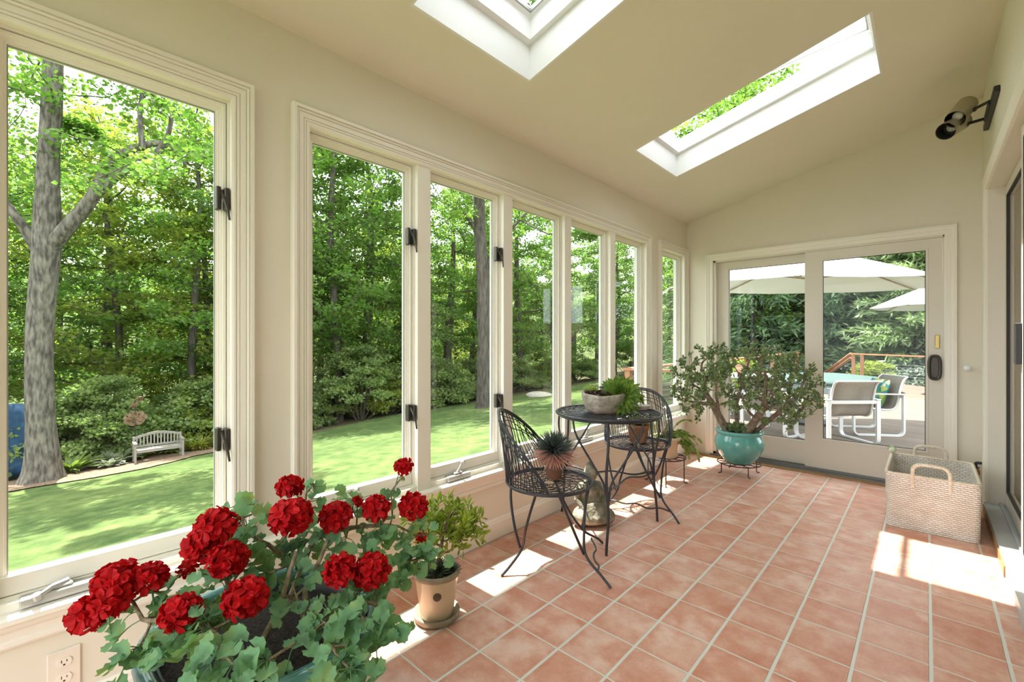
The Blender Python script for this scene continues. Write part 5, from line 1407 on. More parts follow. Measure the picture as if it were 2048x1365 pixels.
# ---------------------------------------------------------------- twin spotlight on the house wall
s_ = empty('wall_spotlight', (2.29, 2.12, 2.74), 'twin spotlight with two brass cylinders on a black wall bar', 'light')
b = MB(); b.rbox(2.272, 2.299, 1.80, 2.48, 2.722, 2.762, 0.004); b.rbox(2.262, 2.272, 2.00, 2.30, 2.728, 2.756, 0.003); b.build('wall_bar', M['dark'], s_)
M['brassg'] = mat('satin_brass', (0.40, 0.36, 0.25), (0.46, 0.41, 0.29), scale=6, rough=0.42, metal=0.3)
M['bulb'] = mat('lamp_glass', (0.72, 0.70, 0.66), rough=0.15)
for (u0, v0, D0, u1, v1, D1, jy) in ((1910, 239, 2.99, 1942, 200, 3.07, 1.98), (1891, 263, 3.03, 1934, 236, 3.11, 2.28)):
    A_ = at(u0, v0, D0); B_ = at(u1, v1, D1); d = (B_ - A_); L_ = np.linalg.norm(d); d /= L_
    B_ = A_ + d * 0.215
    jt = B_ * 0.52 + A_ * 0.48 + np.array([0.058, 0.02, 0.0])
    ar = MB(); ar.tube([(2.268, jy, 2.742), jt], 0.010, 8); q = MB(); ball(q, jt, 0.017, n=12); ar.add(q.V[0], q.F[0]); ar.build('arm', M['dark'], s_, smooth=True)
    t = np.array([0, 0.0, 0.02, 0.98, 1.0, 1.0]); rr = [0.050, 0.0535, 0.0555, 0.0555, 0.050, 0.001]
    h = MB(); h.tube([A_ + d * 0.215 * k for k in (0.0, 0.004, 0.95, 0.995, 1.0)], [0.0555, 0.0560, 0.0560, 0.050, 0.001], 28, cap=False)
    h.tube([A_ + d * 0.215 * k for k in (0.0, 0.5)], [0.0535, 0.050], 28, cap=False)
    ho = h.build('lamp_head', M['brassg'], s_, smooth=True)
    k_in = MB(); k_in.tube([A_ + d * k for k in (0.004, 0.09)], [0.0532, 0.0505], 28, cap=False); k_in.tube([A_ + d * 0.09, A_ + d * 0.0905], [0.0505, 0.001], 28, cap=False); k_in.build('lamp_interior', M['dark'], ho)
    k_in = MB(); k_in.tube([A_ + d * k for k in ((0.034, 0.036, 0.06, 0.087) if jy < 2.1 else (0.07, 0.072, 0.08, 0.088))], [0.001, 0.026, 0.030, 0.016], 20); k_in.build('bulb', M['bulb'], ho, smooth=True)
# ---------------------------------------------------------------- deck beyond the patio door
DZ = -0.06
M['deck'] = None
def deckmat():
    m, N, L, P = newmat('deck_boards')
    tc = N.new('ShaderNodeTexCoord'); mp = N.new('ShaderNodeMapping'); mp.inputs['Rotation'].default_value = (0, 0, math.radians(20)); L.new(tc.outputs['Object'], mp.inputs[0])
    sp = N.new('ShaderNodeSeparateXYZ'); L.new(mp.outputs[0], sp.inputs[0])
    d = N.new('ShaderNodeMath'); d.operation = 'DIVIDE'; d.inputs[1].default_value = 0.14; L.new(sp.outputs[1], d.inputs[0])
    fl = N.new('ShaderNodeMath'); fl.operation = 'FLOOR'; L.new(d.outputs[0], fl.inputs[0]); fr = N.new('ShaderNodeMath'); fr.operation = 'FRACT'; L.new(d.outputs[0], fr.inputs[0])
    wh = N.new('ShaderNodeTexWhiteNoise'); wh.noise_dimensions = '1D'; L.new(fl.outputs[0], wh.inputs['W'])
    nz = N.new('ShaderNodeTexNoise'); nz.inputs['Scale'].default_value = 3; nz.inputs['Detail'].default_value = 8
    m2 = N.new('ShaderNodeMapping'); m2.inputs['Scale'].default_value = (0.6, 8, 8); L.new(mp.outputs[0], m2.inputs[0]); L.new(m2.outputs[0], nz.inputs['Vector'])
    ad = N.new('ShaderNodeMath'); ad.operation = 'MULTIPLY_ADD'; ad.inputs[1].default_value = 0.4; L.new(wh.outputs['Value'], ad.inputs[0]); L.new(nz.outputs['Fac'], ad.inputs[2])
    cr = N.new('ShaderNodeValToRGB'); cr.color_ramp.elements[0].position = 0.35; cr.color_ramp.elements[0].color = (0.085, 0.070, 0.060, 1); cr.color_ramp.elements[1].position = 0.95; cr.color_ramp.elements[1].color = (0.17, 0.130, 0.098, 1)
    L.new(ad.outputs[0], cr.inputs[0])
    gp = N.new('ShaderNodeMath'); gp.operation = 'GREATER_THAN'; gp.inputs[1].default_value = 0.05; L.new(fr.outputs[0], gp.inputs[0])
    mx = N.new('ShaderNodeMix'); mx.data_type = 'RGBA'; L.new(gp.outputs[0], mx.inputs[0]); mx.inputs[6].default_value = (0.03, 0.026, 0.022, 1); L.new(cr.outputs[0], mx.inputs[7])
    L.new(mx.outputs[2], P.inputs['Base Color']); P.inputs['Roughness'].default_value = 0.8
    return m
def poly_slab(b, poly, z0, z1):
    n = len(poly); v = [(x, y, z0) for x, y in poly] + [(x, y, z1) for x, y in poly]
    b.add(v, [list(range(n))[::-1], list(range(n, 2 * n))] + [[i, (i + 1) % n, n + (i + 1) % n, n + i] for i in range(n)])
DP = [(-1.55, 4.2), (-0.12, 4.2), (-0.12, 3.04), (7.5, 3.04), (7.5, 9.5), (4.3, 12.6), (0.2, 16.9), (-1.55, 17.2)]
b = MB(); poly_slab(b, DP, DZ - 0.05, DZ)
tag(b.build('deck', deckmat()), 'weathered grey-brown wooden deck outside the patio door', kind='structure')
b = MB(); poly_slab(b, [(x + (0.02 if x < 3 else -0.02), y) for x, y in DP], -2.4, DZ - 0.055)
tag(b.build('deck_skirt', mat('dark_boards', (0.07, 0.05, 0.04), rough=0.9)), 'dark boarded skirt under the deck', kind='structure')
# railings of red wood with cables
M['cedar'] = mat('cedar_rail', (0.36, 0.17, 0.085), (0.27, 0.12, 0.06), scale=5, rough=0.6, stretch=(1, 1, 0.3))
M['cable'] = mat('steel_cable', (0.22, 0.22, 0.22), rough=0.5, metal=0.3)
def railing(path, label, posts, sub=0.87):
    r_ = empty('deck_railing', (*path[0], DZ), label, 'railing', 'cedar railings of the deck')
    P = np.array(path, float)
    b = MB()
    for a, c in zip(P[:-1], P[1:]):
        d = c - a; L_ = np.linalg.norm(d); b.obox((*((a + c) / 2), DZ + sub - 0.018), (L_ + 0.12, 0.13, 0.036), rz=math.atan2(d[1], d[0]))
    b.build('top_rail', M['cedar'], r_)
    for (x, y) in posts:
        b = MB(); b.obox((x, y, DZ + (sub - 0.036) / 2), (0.09, 0.09, sub - 0.036)); b.build('post', M['cedar'], r_)
    b = MB()
    for a, c in zip(P[:-1], P[1:]):
        for k in range(9):
            z = DZ + 0.08 + 0.083 * k; b.tube([(*a, z), (*c, z)], 0.0022, 4)
    b.build('cables', M['cable'], r_)
    return r_
railing([(-0.6, 4.27), (-1.45, 4.27), (-1.45, 8.2), (-1.45, 12.5), (-1.45, 16.8)], 'cedar and cable railing along the left side of the deck', [(-0.65, 4.27), (-1.45, 4.27), (-1.45, 6.2), (-1.45, 8.3), (-1.45, 10.6), (-1.45, 13.2), (-1.45, 16.7)])
railing([(0.2, 16.4), (4.2, 12.4), (7.4, 9.4)], 'cedar and cable railing across the far right edge of the deck', [(0.2, 16.4), (0.45, 16.12), (4.2, 12.4), (7.4, 9.4)])
r_ = empty('stair_handrail', (-0.1, 16.9, DZ), 'sloping cedar handrail going down from the far deck corner', 'railing')
b = MB(); A_ = np.array([0.1, 16.75, DZ + 0.85]); B_ = np.array([-1.6, 18.4, DZ - 0.65])
for dz in (0, -0.14):
    m_ = (A_ + B_) / 2 + np.array([0, 0, dz]); d = B_ - A_; b.tube([A_ + (0, 0, dz), B_ + (0, 0, dz)], 0.05, 4)
b.build('rail', M['cedar'], r_); b = MB(); b.obox((-1.45, 18.25, -1.2), (0.09, 0.09, 1.5)); b.build('post', M['cedar'], r_)

# patio chairs: white sled frames with a curved sling
M['wmetal'] = mat('white_frame', (0.58, 0.60, 0.62), rough=0.35)
M['sling'] = leafmat('sling_fabric', (0.30, 0.28, 0.25), (0.35, 0.33, 0.295), scale=60, trans=0.42, tc_bright=1.0)
M['sling'].node_tree.nodes['Principled BSDF'].inputs['Roughness'].default_value = 0.9
for nd in M['sling'].node_tree.nodes:
    if nd.type == 'MIX': nd.inputs[7].default_value = (1, 1, 1, 1)
def patio_chair():
    root = empty('patio_chair', (0, 0, 0), 'x', 'chair', 'white sling patio chairs')
    W = 0.31; D = 0.30; AH = 0.60
    for s in (-1, 1):
        b = MB(); pts = []
        for (cy_, cz_, a0) in ((D - 0.07, 0.085, 0), (-D + 0.07, 0.085, -PI / 2)):
            for k in range(6):
                a = a0 - (PI / 2) * k / 5; pts.append((cy_ + 0.07 * math.cos(a), cz_ + 0.07 * math.sin(a)))
        pts = [(D, AH)] + pts + [(-D, AH)]
        V = []; n = len(pts); P = np.array(pts)
        Tn = np.gradient(P, axis=0); Tn /= np.linalg.norm(Tn, axis=1)[:, None]; Nn = np.stack([-Tn[:, 1], Tn[:, 0]], 1) * 0.012
        for (sx_, o_) in ((-0.024, -1), (0.024, -1), (0.024, 1), (-0.024, 1)):
            q = P + Nn * o_; V.append(np.stack([np.full(n, s * W + sx_), q[:, 0], q[:, 1]], 1))
        V = np.concatenate(V); F = []
        for k in range(4):
            l = (k + 1) % 4
            for i in range(n - 1): F.append((k * n + i, l * n + i, l * n + i + 1, k * n + i + 1))
        b.add(V, np.array(F)); b.build('side_frame', M['wmetal'], root)
        b = MB(); b.rbox(s * W - 0.03, s * W + 0.03, -D - 0.02, D + 0.03, AH, AH + 0.016, 0.004); b.build('armrest', M['wmetal'], root)
    b = MB(); b.box(-W, W, -D - 0.010, -D + 0.014, AH - 0.045, AH - 0.002); b.box(-W, W, 0.16, 0.20, 0.29, 0.33); b.build('cross_bar', M['wmetal'], root)
    prof = smooth_path([(0, 0.27, 0.405), (0, 0.24, 0.43), (0, 0.10, 0.40), (0, -0.12, 0.375), (0, -0.22, 0.40), (0, -0.26, 0.50), (0, -0.285, 0.66), (0, -0.325, 0.80), (0, -0.375, 0.855)], 4)
    n = len(prof); V = np.concatenate([prof + np.array([x, 0, 0]) for x in (-0.255, -0.1, 0.1, 0.255)]); F = [(k * n + i, (k + 1) * n + i, (k + 1) * n + i + 1, k * n + i + 1) for k in range(3) for i in range(n - 1)]
    b = MB(); b.add(V, np.array(F)); b.build('sling', M['sling'], root, smooth=True, solid=0.006)
    for s in (-1, 1):
        b = MB(); b.tube(prof + np.array([0.265 * s, 0, 0]), 0.014, 8); b.build('sling_rail', M['wmetal'], root, smooth=True)
    b = MB(); b.tube([(-0.265, -0.375, 0.855), (0.265, -0.375, 0.855)], 0.012, 8); b.build('top_bar', M['wmetal'], root, smooth=True)
    return root
pc = patio_chair()
first = True
for (x, y, a, lab) in ((1.11, 4.97, 44.6, 'white sling patio chair seen from behind through the right door glass'), (1.33, 5.98, 122.7, 'white sling patio chair seen from the side, floral cushion on it'),
                       (0.42, 5.05, -20, 'white sling patio chair seen through the left door glass behind the jade plant'), (-0.75, 6.5, -95, 'white sling patio chair on the far side of the white table')):
    o = pc if first else copy_tree(pc); first = False
    o.scale = (1, 1, 0.94); o.location = (x, y, DZ); o.rotation_euler = (0, 0, math.radians(a)); tag(o, lab)
# floral cushion on the second chair
a = math.radians(122.7); cb = np.array([1.33, 5.98, DZ - 0.03])
b = MB(); n = 14; V = []
for i in range(n + 1):
    for j in range(n + 1):
        u, v = -1 + 2 * i / n, -1 + 2 * j / n; th = 0.055 * (1 - u ** 4) ** 0.5 * (1 - v ** 4) ** 0.5
        V.append((u, v, th))
V = np.array(V); top = V.copy(); bot = V.copy(); bot[:, 2] *= -1
F = np.array([(i * (n + 1) + j, (i + 1) * (n + 1) + j, (i + 1) * (n + 1) + j + 1, i * (n + 1) + j + 1) for i in range(n) for j in range(n)])
def cush(V):
    x = V[:, 0] * 0.20; z = V[:, 1] * 0.19; y = V[:, 2]
    y2 = -0.155 + y * 0.97 - z * 0.26; z2 = 0.60 + z * 0.97
    return np.stack([cb[0] + x * math.cos(a) - y2 * math.sin(a), cb[1] + x * math.sin(a) + y2 * math.cos(a), cb[2] + z2], 1)
b.add(cush(top), F); b.add(cush(bot), F[:, ::-1])
def floral():
    m, N, L, P = newmat('floral_print'); tc = N.new('ShaderNodeTexCoord'); v = N.new('ShaderNodeTexVoronoi'); v.inputs['Scale'].default_value = 14; L.new(tc.outputs['Object'], v.inputs[0])
    cr = N.new('ShaderNodeValToRGB'); cr.color_ramp.interpolation = 'CONSTANT'; e = cr.color_ramp.elements
    e[0].color = (0.02, 0.16, 0.15, 1); e[1].position = 0.85; e[1].color = (0.55, 0.52, 0.45, 1)
    for p, c in ((0.3, (0.10, 0.24, 0.05, 1)), (0.5, (0.05, 0.30, 0.30, 1)), (0.7, (0.30, 0.36, 0.08, 1))): q = e.new(p); q.color = c
    s = N.new('ShaderNodeSeparateColor'); L.new(v.outputs['Color'], s.inputs[0]); L.new(s.outputs[0], cr.inputs[0]); L.new(cr.outputs[0], P.inputs['Base Color']); P.inputs['Roughness'].default_value = 0.8
    return m
tag(b.build('cushion', floral(), smooth=True, origin=tuple(cb + (0, 0, 0.6))), 'teal and green floral cushion on the side-on patio chair', 'cushion')
# white table
r_ = empty('patio_table', (-0.55, 6.3, DZ), 'white patio table glimpsed behind the jade plant', 'table')
b = MB(); b.rbox(-1.1, 0.0, 5.75, 6.85, DZ + 0.68, DZ + 0.71, 0.006); b.build('table_top', M['wmetal'], r_)
for sx_ in (-1.02, -0.08):
    for sy_ in (5.83, 6.77):
        b = MB(); b.box(sx_ - 0.025, sx_ + 0.025, sy_ - 0.025, sy_ + 0.025, DZ, DZ + 0.68); b.build('leg', M['wmetal'], r_)
b = MB(); b.lathe([(0.001, 0), (0.05, 0), (0.075, 0.16), (0.08, 0.17), (0.07, 0.17), (0.05, 0.02), (0.001, 0.02)], (-0.4, 6.25, DZ + 0.711), 20)
tag(b.build('table_vase', M['clay'], smooth=True), 'small clay vase standing on the white patio table', 'vase')
# umbrellas
M['canvas'] = leafmat('umbrella_canvas', (0.55, 0.56, 0.54), (0.58, 0.59, 0.57), scale=2, trans=0.28, tc_bright=0.9)
for nd in M['canvas'].node_tree.nodes:
    if nd.type == 'MIX': nd.inputs[7].default_value = (0.8, 0.88, 0.78, 1)
M['ribm'] = mat('rib_wood', (0.30, 0.24, 0.17), rough=0.6)
def umbrella(c, R, ze, zt, label, n=8, a0=0.3, base=True, depth=1.0):
    def sq(x, y):
        v = np.array([x - c[0], y - c[1], 0.0]); return np.array([c[0], c[1], 0]) + RGT * (v @ RGT) + FWD * (v @ FWD) * depth
    r_ = empty('patio_umbrella', (c[0], c[1], DZ), label, 'umbrella', 'white deck umbrellas')
    V = [(c[0], c[1], zt)]; m = 5
    for j in range(1, m + 1):
        t = j / m
        for k in range(n * 4):
            a = a0 + k * 2 * PI / (n * 4); f = (k % 4) / 4; sag = 0.02 * t * math.sin(f * PI)
            rr_ = R * t * math.cos(PI / n) / math.cos((f - 0.5) * 2 * PI / n)
            q = sq(c[0] + rr_ * math.cos(a), c[1] + rr_ * math.sin(a)); V.append((q[0], q[1], zt - (zt - ze) * t ** 1.05 - sag))
    K = n * 4; F4 = [(1 + (j - 1) * K + k, 1 + j * K + k, 1 + j * K + (k + 1) % K, 1 + (j - 1) * K + (k + 1) % K) for j in range(1, m) for k in range(K)]
    F3 = [(0, 1 + k, 1 + (k + 1) % K) for k in range(K)]
    b = MB(); b.add(V, np.array(F4)); b.F.append(np.array(F3)); b.build('canopy', M['canvas'], r_, solid=0.004)
    for k in range(n):
        a = a0 + k * 2 * PI / n; d = np.array([math.cos(a), math.sin(a), 0]); d = RGT * (d @ RGT) + FWD * (d @ FWD) * depth
        b = MB(); C0 = np.array([c[0], c[1], zt - 0.05]); b.tube([C0, np.array([c[0], c[1], ze - 0.02]) + d * R * 0.985], 0.014, 5); b.tube([np.array([c[0], c[1], ze + 0.1]) + d * 0.03, np.array([c[0], c[1], ze + 0.25]) + d * R * 0.5], 0.010, 5)
        b.build('rib', M['ribm'], r_)
    b = MB(); b.tube([(c[0], c[1], DZ), (c[0], c[1], zt + 0.06)], 0.03, 10); b.build('pole', M['wmetal'], r_, smooth=True)
    if base:
        b = MB(); b.lathe([(0.28, 0), (0.28, 0.04), (0.05, 0.08), (0.05, 0.2), (0.001, 0.2)], (c[0], c[1], DZ), 20); b.build('base', M['dark'], r_)
    return r_
umbrella((0.64, 6.18), 2.25, 2.10, 2.68, 'big white market umbrella over the patio table, seen through both door panels', a0=0.36, depth=0.52)
umbrella((2.62, 12.8), 1.75, 2.05, 2.85, 'second white umbrella at the right edge of the patio door glass', a0=0.2)
# covered tub, planter, shrubs
r_ = empty('hot_tub', (-0.3, 12.3, DZ), 'low round pale teal covered tub at the far side of the deck', 'tub')
b = MB(); b.lathe([(1.42, 0), (1.42, 0.22)], (-0.0, 12.4, DZ), 40); b.build('tub_shell', mat('tub_side', (0.16, 0.21, 0.21), rough=0.6), r_, smooth=True)
b = MB(); b.lathe([(1.44, 0.20), (1.47, 0.22), (1.47, 0.28), (1.2, 0.34), (0.6, 0.40), (0.001, 0.42)], (-0.0, 12.4, DZ), 40); b.build('tub_cover', mat('teal_cover', (0.045, 0.085, 0.08), rough=0.8), r_, smooth=True)
# evergreens and shrubs beyond the deck
cprot = [make_conifer(5, 9.5, 2.6, 'needle', 'hemlock_tree'), make_conifer(9, 9.0, 2.9, 'pine', 'pine_tree', droop=0.12, dens=1.3)]
uc = [False, False]
cl = ['dark drooping hemlock in the evergreen belt beyond the deck', 'soft pale-needled pine in the evergreen belt beyond the deck']
_con = ((-3.6, 19.5, 0, 1.0), (-1.2, 21.0, 0, 1.05), (0.8, 23.2, 0, 1.15), (2.6, 24.6, 0, 1.2), (1.75, 20.0, 1, 1.0), (3.0, 21.2, 1, 1.1), (4.8, 20.6, 1, 1.1), (-5.8, 22.5, 0, 1.1), (-2.6, 24.5, 0, 1.25), (0.0, 27.5, 0, 1.3), (3.6, 28.5, 0, 1.35), (7.2, 26.5, 0, 1.3), (-8.0, 25.5, 0, 1.2), (10.0, 22.5, 0, 1.3))
CN = {0: 'dark drooping hemlock', 1: 'soft pale-needled pine'}
LC = {}
for k_ in (0, 1):
    L_ = sorted([q for q in _con if q[2] == k_], key=lambda q: pix(q[0], q[1]))
    for n_, q in enumerate(L_): LC[q] = '%s in the evergreen belt beyond the deck, %s of them' % (CN[k_], (ORDN + ['second from the right', 'rightmost'])[n_] if n_ < len(L_) - 1 else 'rightmost')
for (x, y, k, s) in _con:
    place(cprot[k], not uc[k], x, y, s, RND.random() * 6, LC[(x, y, k, s)], 'tree', ['dark hemlocks beyond the deck', 'soft pines beyond the deck'][k], z=-1.6); uc[k] = True
sh = make_bush(33, 1.5, 1.0, n=5000, lm='leafC', size=0.085, name='garden_shrub')
place(sh, True, 0.68, 16.95, 0.75, 0.3, 'round bright lime-green shrub behind the deck railing', 'shrub', z=-0.45)
o = place(sh, False, -2.5, 13.6, 1.2, 1.3, 'lime-green shrub beyond the left deck railing behind the jade plant', 'shrub', z=-1.0)
M['junip'] = leafmat('juniper_green', (0.06, 0.09, 0.07), (0.15, 0.19, 0.15), scale=2.5, trans=0.1)
jn = make_bush(35, 0.9, 1.9, n=9000, lm='junip', size=0.10, name='juniper_groundcover', flat=0.3)
first = True
for (x, y, s) in ((0.2, 19.6, 1.0), (2.3, 17.4, 1.0), (3.4, 17.2, 1.1), (5.4, 15.2, 1.1), (6.6, 13.0, 1.1), (3.2, 15.2, 0.9), (-2.8, 18.6, 1.0), (7.6, 17.2, 1.2), (1.8, 20.0, 1.2)):
    place(jn, first, x, y, s, RND.random() * 6, 'low spreading blue-green juniper beyond the deck railing, %s' % {0.2: 'behind the lime shrub', 2.3: 'right of the lime shrub', 3.4: 'under the pale pines', 5.4: 'at the right railing', 6.6: 'rightmost of them', 3.2: 'in front of the pale pines', -2.8: 'left of the stair handrail', 7.6: 'behind the right railing', 1.8: 'at the foot of the leftmost pine'}[x], 'shrub', 'juniper ground cover beyond the deck', z=-0.62 + 0.05 * (y - 15)); first = False
b = MB(); poly_slab(b, [(-6, 14.5), (-1.7, 17.4), (0.3, 17.1), (4.4, 12.8), (7.6, 9.7), (16, 9.7), (16, 34), (-6, 34)], -1.5, -0.50)
tag(b.build('garden_bank', mat('bank_soil', (0.05, 0.06, 0.03), (0.09, 0.10, 0.05), scale=2, rough=0.95)), 'planted bank beyond the deck', kind='structure')

# ---------------------------------------------------------------- near garden: big oak, trunk tree, bench, spinner, plants
def bigtree(name, trunk, branches, seed, label, attr_fn, n_attr, barkm, n_leaf=60, size=0.14, lm='leafA', rad_leaf=0.6):
    """trunk and branches given as (points, radii); canopy grown on the branch ends"""
    root = empty(name, tuple(trunk[0][0]), label, 'tree')
    rg = np.random.default_rng(seed); b = MB()
    TP = smooth_path(trunk[0], 5); TR = np.interp(np.linspace(0, 1, len(TP)), np.linspace(0, 1, len(trunk[1])), trunk[1])
    b.tube(TP, TR, 16, cap=False)
    V = b.V[0]; nV = len(V)
    an = np.tile(np.arange(16) * 2 * PI / 16, nV // 16); hh = V[:, 2] - trunk[0][0][2]
    cen = np.repeat(TP, 16, axis=0); k = 1 + 0.22 * np.exp(-np.maximum(hh, 0) / 0.5) * np.sin(an * 5 + 1) + 0.03 * np.sin(an * 7 + hh * 2)
    b.V[0] = cen + (V - cen) * k[:, None]
    b.build('trunk', barkm, root, smooth=True)
    ends = []
    for bp, br in branches:
        b = MB(); P = smooth_path(bp, 5); R_ = np.interp(np.linspace(0, 1, len(P)), np.linspace(0, 1, len(br)), br); b.tube(P, R_, 10, cap=False); b.build('branch', barkm, root, smooth=True); ends.append(P)
    nodes = [tuple(p) for P in [TP[len(TP) // 3:]] + ends for p in P]
    A = [attr_fn(rg) for _ in range(n_attr)]
    # hang twigs off the nearest branch nodes
    NP = np.array(nodes); P = [np.array(p) for p in nodes]; par = [-1] * len(nodes)
    A = np.array(A)
    for _ in range(26):
        Q = np.array(P); D = np.linalg.norm(A[:, None] - Q[None], axis=2); near = D.argmin(1); dm = D.min(1)
        ok = dm > 0.45; A = A[ok]; near = near[ok]
        if not len(A): break
        new = {}
        for a_, k_n in zip(A, near):
            d = a_ - Q[k_n]; new.setdefault(k_n, np.zeros(3)); new[k_n] += d / np.linalg.norm(d)
        for k_n, d in new.items(): P.append(Q[k_n] + d / max(1e-6, np.linalg.norm(d)) * 0.4); par.append(k_n)
    P = np.array(P); n0 = len(nodes)
    kids = {}
    for i in range(n0, len(P)): kids.setdefault(par[i], []).append(i)
    cnt = np.ones(len(P))
    for i in range(len(P) - 1, n0 - 1, -1): cnt[par[i]] += cnt[i]
    b = MB()
    for i in range(n0, len(P)):
        r1 = 0.010 * cnt[i] ** 0.42; r0 = 0.010 * min(cnt[par[i]], cnt[i] * 1.6) ** 0.42
        b.tube([P[par[i]], P[i]], [r0, r1], 4, cap=False)
    b.build('twigs', M['bark'], root)
    b = MB(); sel = [i for i in range(n0, len(P)) if cnt[i] < 9]
    leafcloud(b, P[sel], n_leaf, rad_leaf, size, rg, 0.40, 0.55)
    b.build('foliage', M[lm], root)
    return root
D0 = 12.7
T1 = [at(82, 985, D0), at(84, 940, D0), at(82, 850, D0), at(78, 700, D0), at(88, 560, D0), at(94, 470, D0), at(96, 380, D0), at(98, 290, D0), at(104, 200, D0), at(107, 90, D0), at(110, -80, D0), at(112, -300, D0)]
bigtree('forked_tree', (T1, [0.60, 0.40, 0.31, 0.29, 0.30, 0.32, 0.26, 0.23, 0.23, 0.22, 0.20, 0.16]),
        [([at(96, 500, D0), at(140, 450, D0), at(185, 395, D0), at(220, 330, D0), at(262, 300, D0), at(325, 288, D0 + 0.3), at(372, 330, D0 + 0.8)], [0.22, 0.19, 0.16, 0.14, 0.11, 0.08, 0.04]),
         ([at(190, 390, D0), at(235, 352, D0), at(285, 320, D0 - 0.2), at(330, 285, D0 - 0.3), at(350, 200, D0 - 0.3)], [0.14, 0.11, 0.09, 0.07, 0.04]),
         ([at(285, 300, D0), at(280, 230, D0), at(285, 160, D0), at(270, 40, D0)], [0.08, 0.06, 0.05, 0.03]),
         ([at(80, 500, D0), at(48, 455, D0 - 0.3), at(20, 418, D0 - 0.5), at(-40, 330, D0 - 0.6)], [0.20, 0.12, 0.10, 0.06])],
        61, 'big grey forked oak-like tree at the left, its flared trunk rising from the mulch bed',
        lambda rg: at(-120 + 560 * rg.random(), 400 - 560 * rg.random() ** 0.8, D0 + 0.9 + rg.normal() * 1.3), 200, M['barkl'], n_leaf=34, rad_leaf=0.55)
Dt = 22.2
T2 = [at(970, 822, Dt), at(969, 800, Dt), at(968, 700, Dt), at(966, 560, Dt), at(958, 420, Dt), at(962, 250, Dt), at(970, 50, Dt), at(975, -250, Dt)]
bigtree('lawn_edge_tree', (T2, [0.55, 0.40, 0.33, 0.31, 0.29, 0.26, 0.22, 0.14]),
        [([at(966, 560, Dt), at(990, 500, Dt), at(1030, 450, Dt), at(1080, 400, Dt)], [0.14, 0.10, 0.07, 0.04]), ([at(964, 480, Dt), at(930, 430, Dt), at(880, 400, Dt + 1), at(840, 380, Dt + 1)], [0.13, 0.10, 0.07, 0.04]),
         ([at(962, 380, Dt), at(1000, 300, Dt), at(1060, 240, Dt), at(1120, 200, Dt)], [0.14, 0.10, 0.07, 0.04])],
        62, 'tall straight tree at the lawn edge seen in the second window of the row',
        lambda rg: at(760 + 440 * rg.random(), 520 - 760 * rg.random() ** 0.75, Dt + rg.normal() * 1.8), 240, M['bark'], n_leaf=46, size=0.16, rad_leaf=0.75)
# garden bench
bo = np.array([-16.75, 0.80, gz(-16.6, 0.8)]); ba_ = math.radians(88)
M['teak'] = mat('weathered_teak', (0.17, 0.16, 0.135), (0.25, 0.235, 0.20), scale=8, rough=0.85, stretch=(1, 6, 6))
bn = empty('garden_bench', tuple(bo), 'weathered grey wooden garden bench with an arched slatted back on the mulch', 'bench')
def BP(x, y, z): # x along the bench, y forward (towards the house)
    c_, s_ = math.cos(ba_), math.sin(ba_)
    return (bo[0] + y * s_ + x * c_, bo[1] - y * c_ * 1.0 + x * s_, bo[2] + z)
def bbox(b, x0, x1, y0, y1, z0, z1):
    v = [BP(x, y, z) for z in (z0, z1) for y in (y0, y1) for x in (x0, x1)]
    b.add(v, np.array([(0, 1, 3, 2), (4, 6, 7, 5), (0, 4, 5, 1), (2, 3, 7, 6), (0, 2, 6, 4), (1, 5, 7, 3)]))
for sx_ in (-0.62, 0.62):
    b = MB(); bbox(b, sx_ - 0.03, sx_ + 0.03, 0.19, 0.25, 0, 0.62); b.build('leg', M['teak'], bn)
    b = MB(); bbox(b, sx_ - 0.03, sx_ + 0.03, -0.27, -0.21, 0, 0.80); b.build('leg', M['teak'], bn)
    b = MB(); bbox(b, sx_ - 0.045, sx_ + 0.045, -0.24, 0.29, 0.62, 0.65); bbox(b, sx_ - 0.02, sx_ + 0.02, -0.22, 0.2, 0.16, 0.20); b.build('armrest', M['teak'], bn)
b = MB(); bbox(b, -0.60, 0.60, 0.19, 0.23, 0.33, 0.40)
for k in range(5): bbox(b, -0.62, 0.62, -0.20 + k * 0.09, -0.125 + k * 0.09, 0.40, 0.42)
b.build('seat', M['teak'], bn)
b = MB(); pr = []
for k in range(17):
    t = -1 + k / 8; pr.append((t * 0.62, 0.78 + 0.13 * math.cos(t * PI / 2)))
for (x0, z0), (x1, z1) in zip(pr[:-1], pr[1:]):
    v = [BP(x, y, z + dz) for (x, z) in ((x0, z0), (x1, z1)) for y in (-0.26, -0.22) for dz in (-0.08, 0)]
    b.add(v, np.array([(0, 1, 3, 2), (4, 6, 7, 5), (0, 4, 5, 1), (2, 3, 7, 6), (1, 5, 7, 3), (0, 2, 6, 4)]))
bbox(b, -0.60, 0.60, -0.255, -0.225, 0.44, 0.50)
b.build('back_frame', M['teak'], bn)
for k in range(13):
    x = -0.54 + 0.09 * k; t = x / 0.62; b = MB(); bbox(b, x - 0.02, x + 0.02, -0.25, -0.23, 0.48, 0.74 + 0.13 * math.cos(t * PI / 2)); b.build('back_slat', M['teak'], bn)
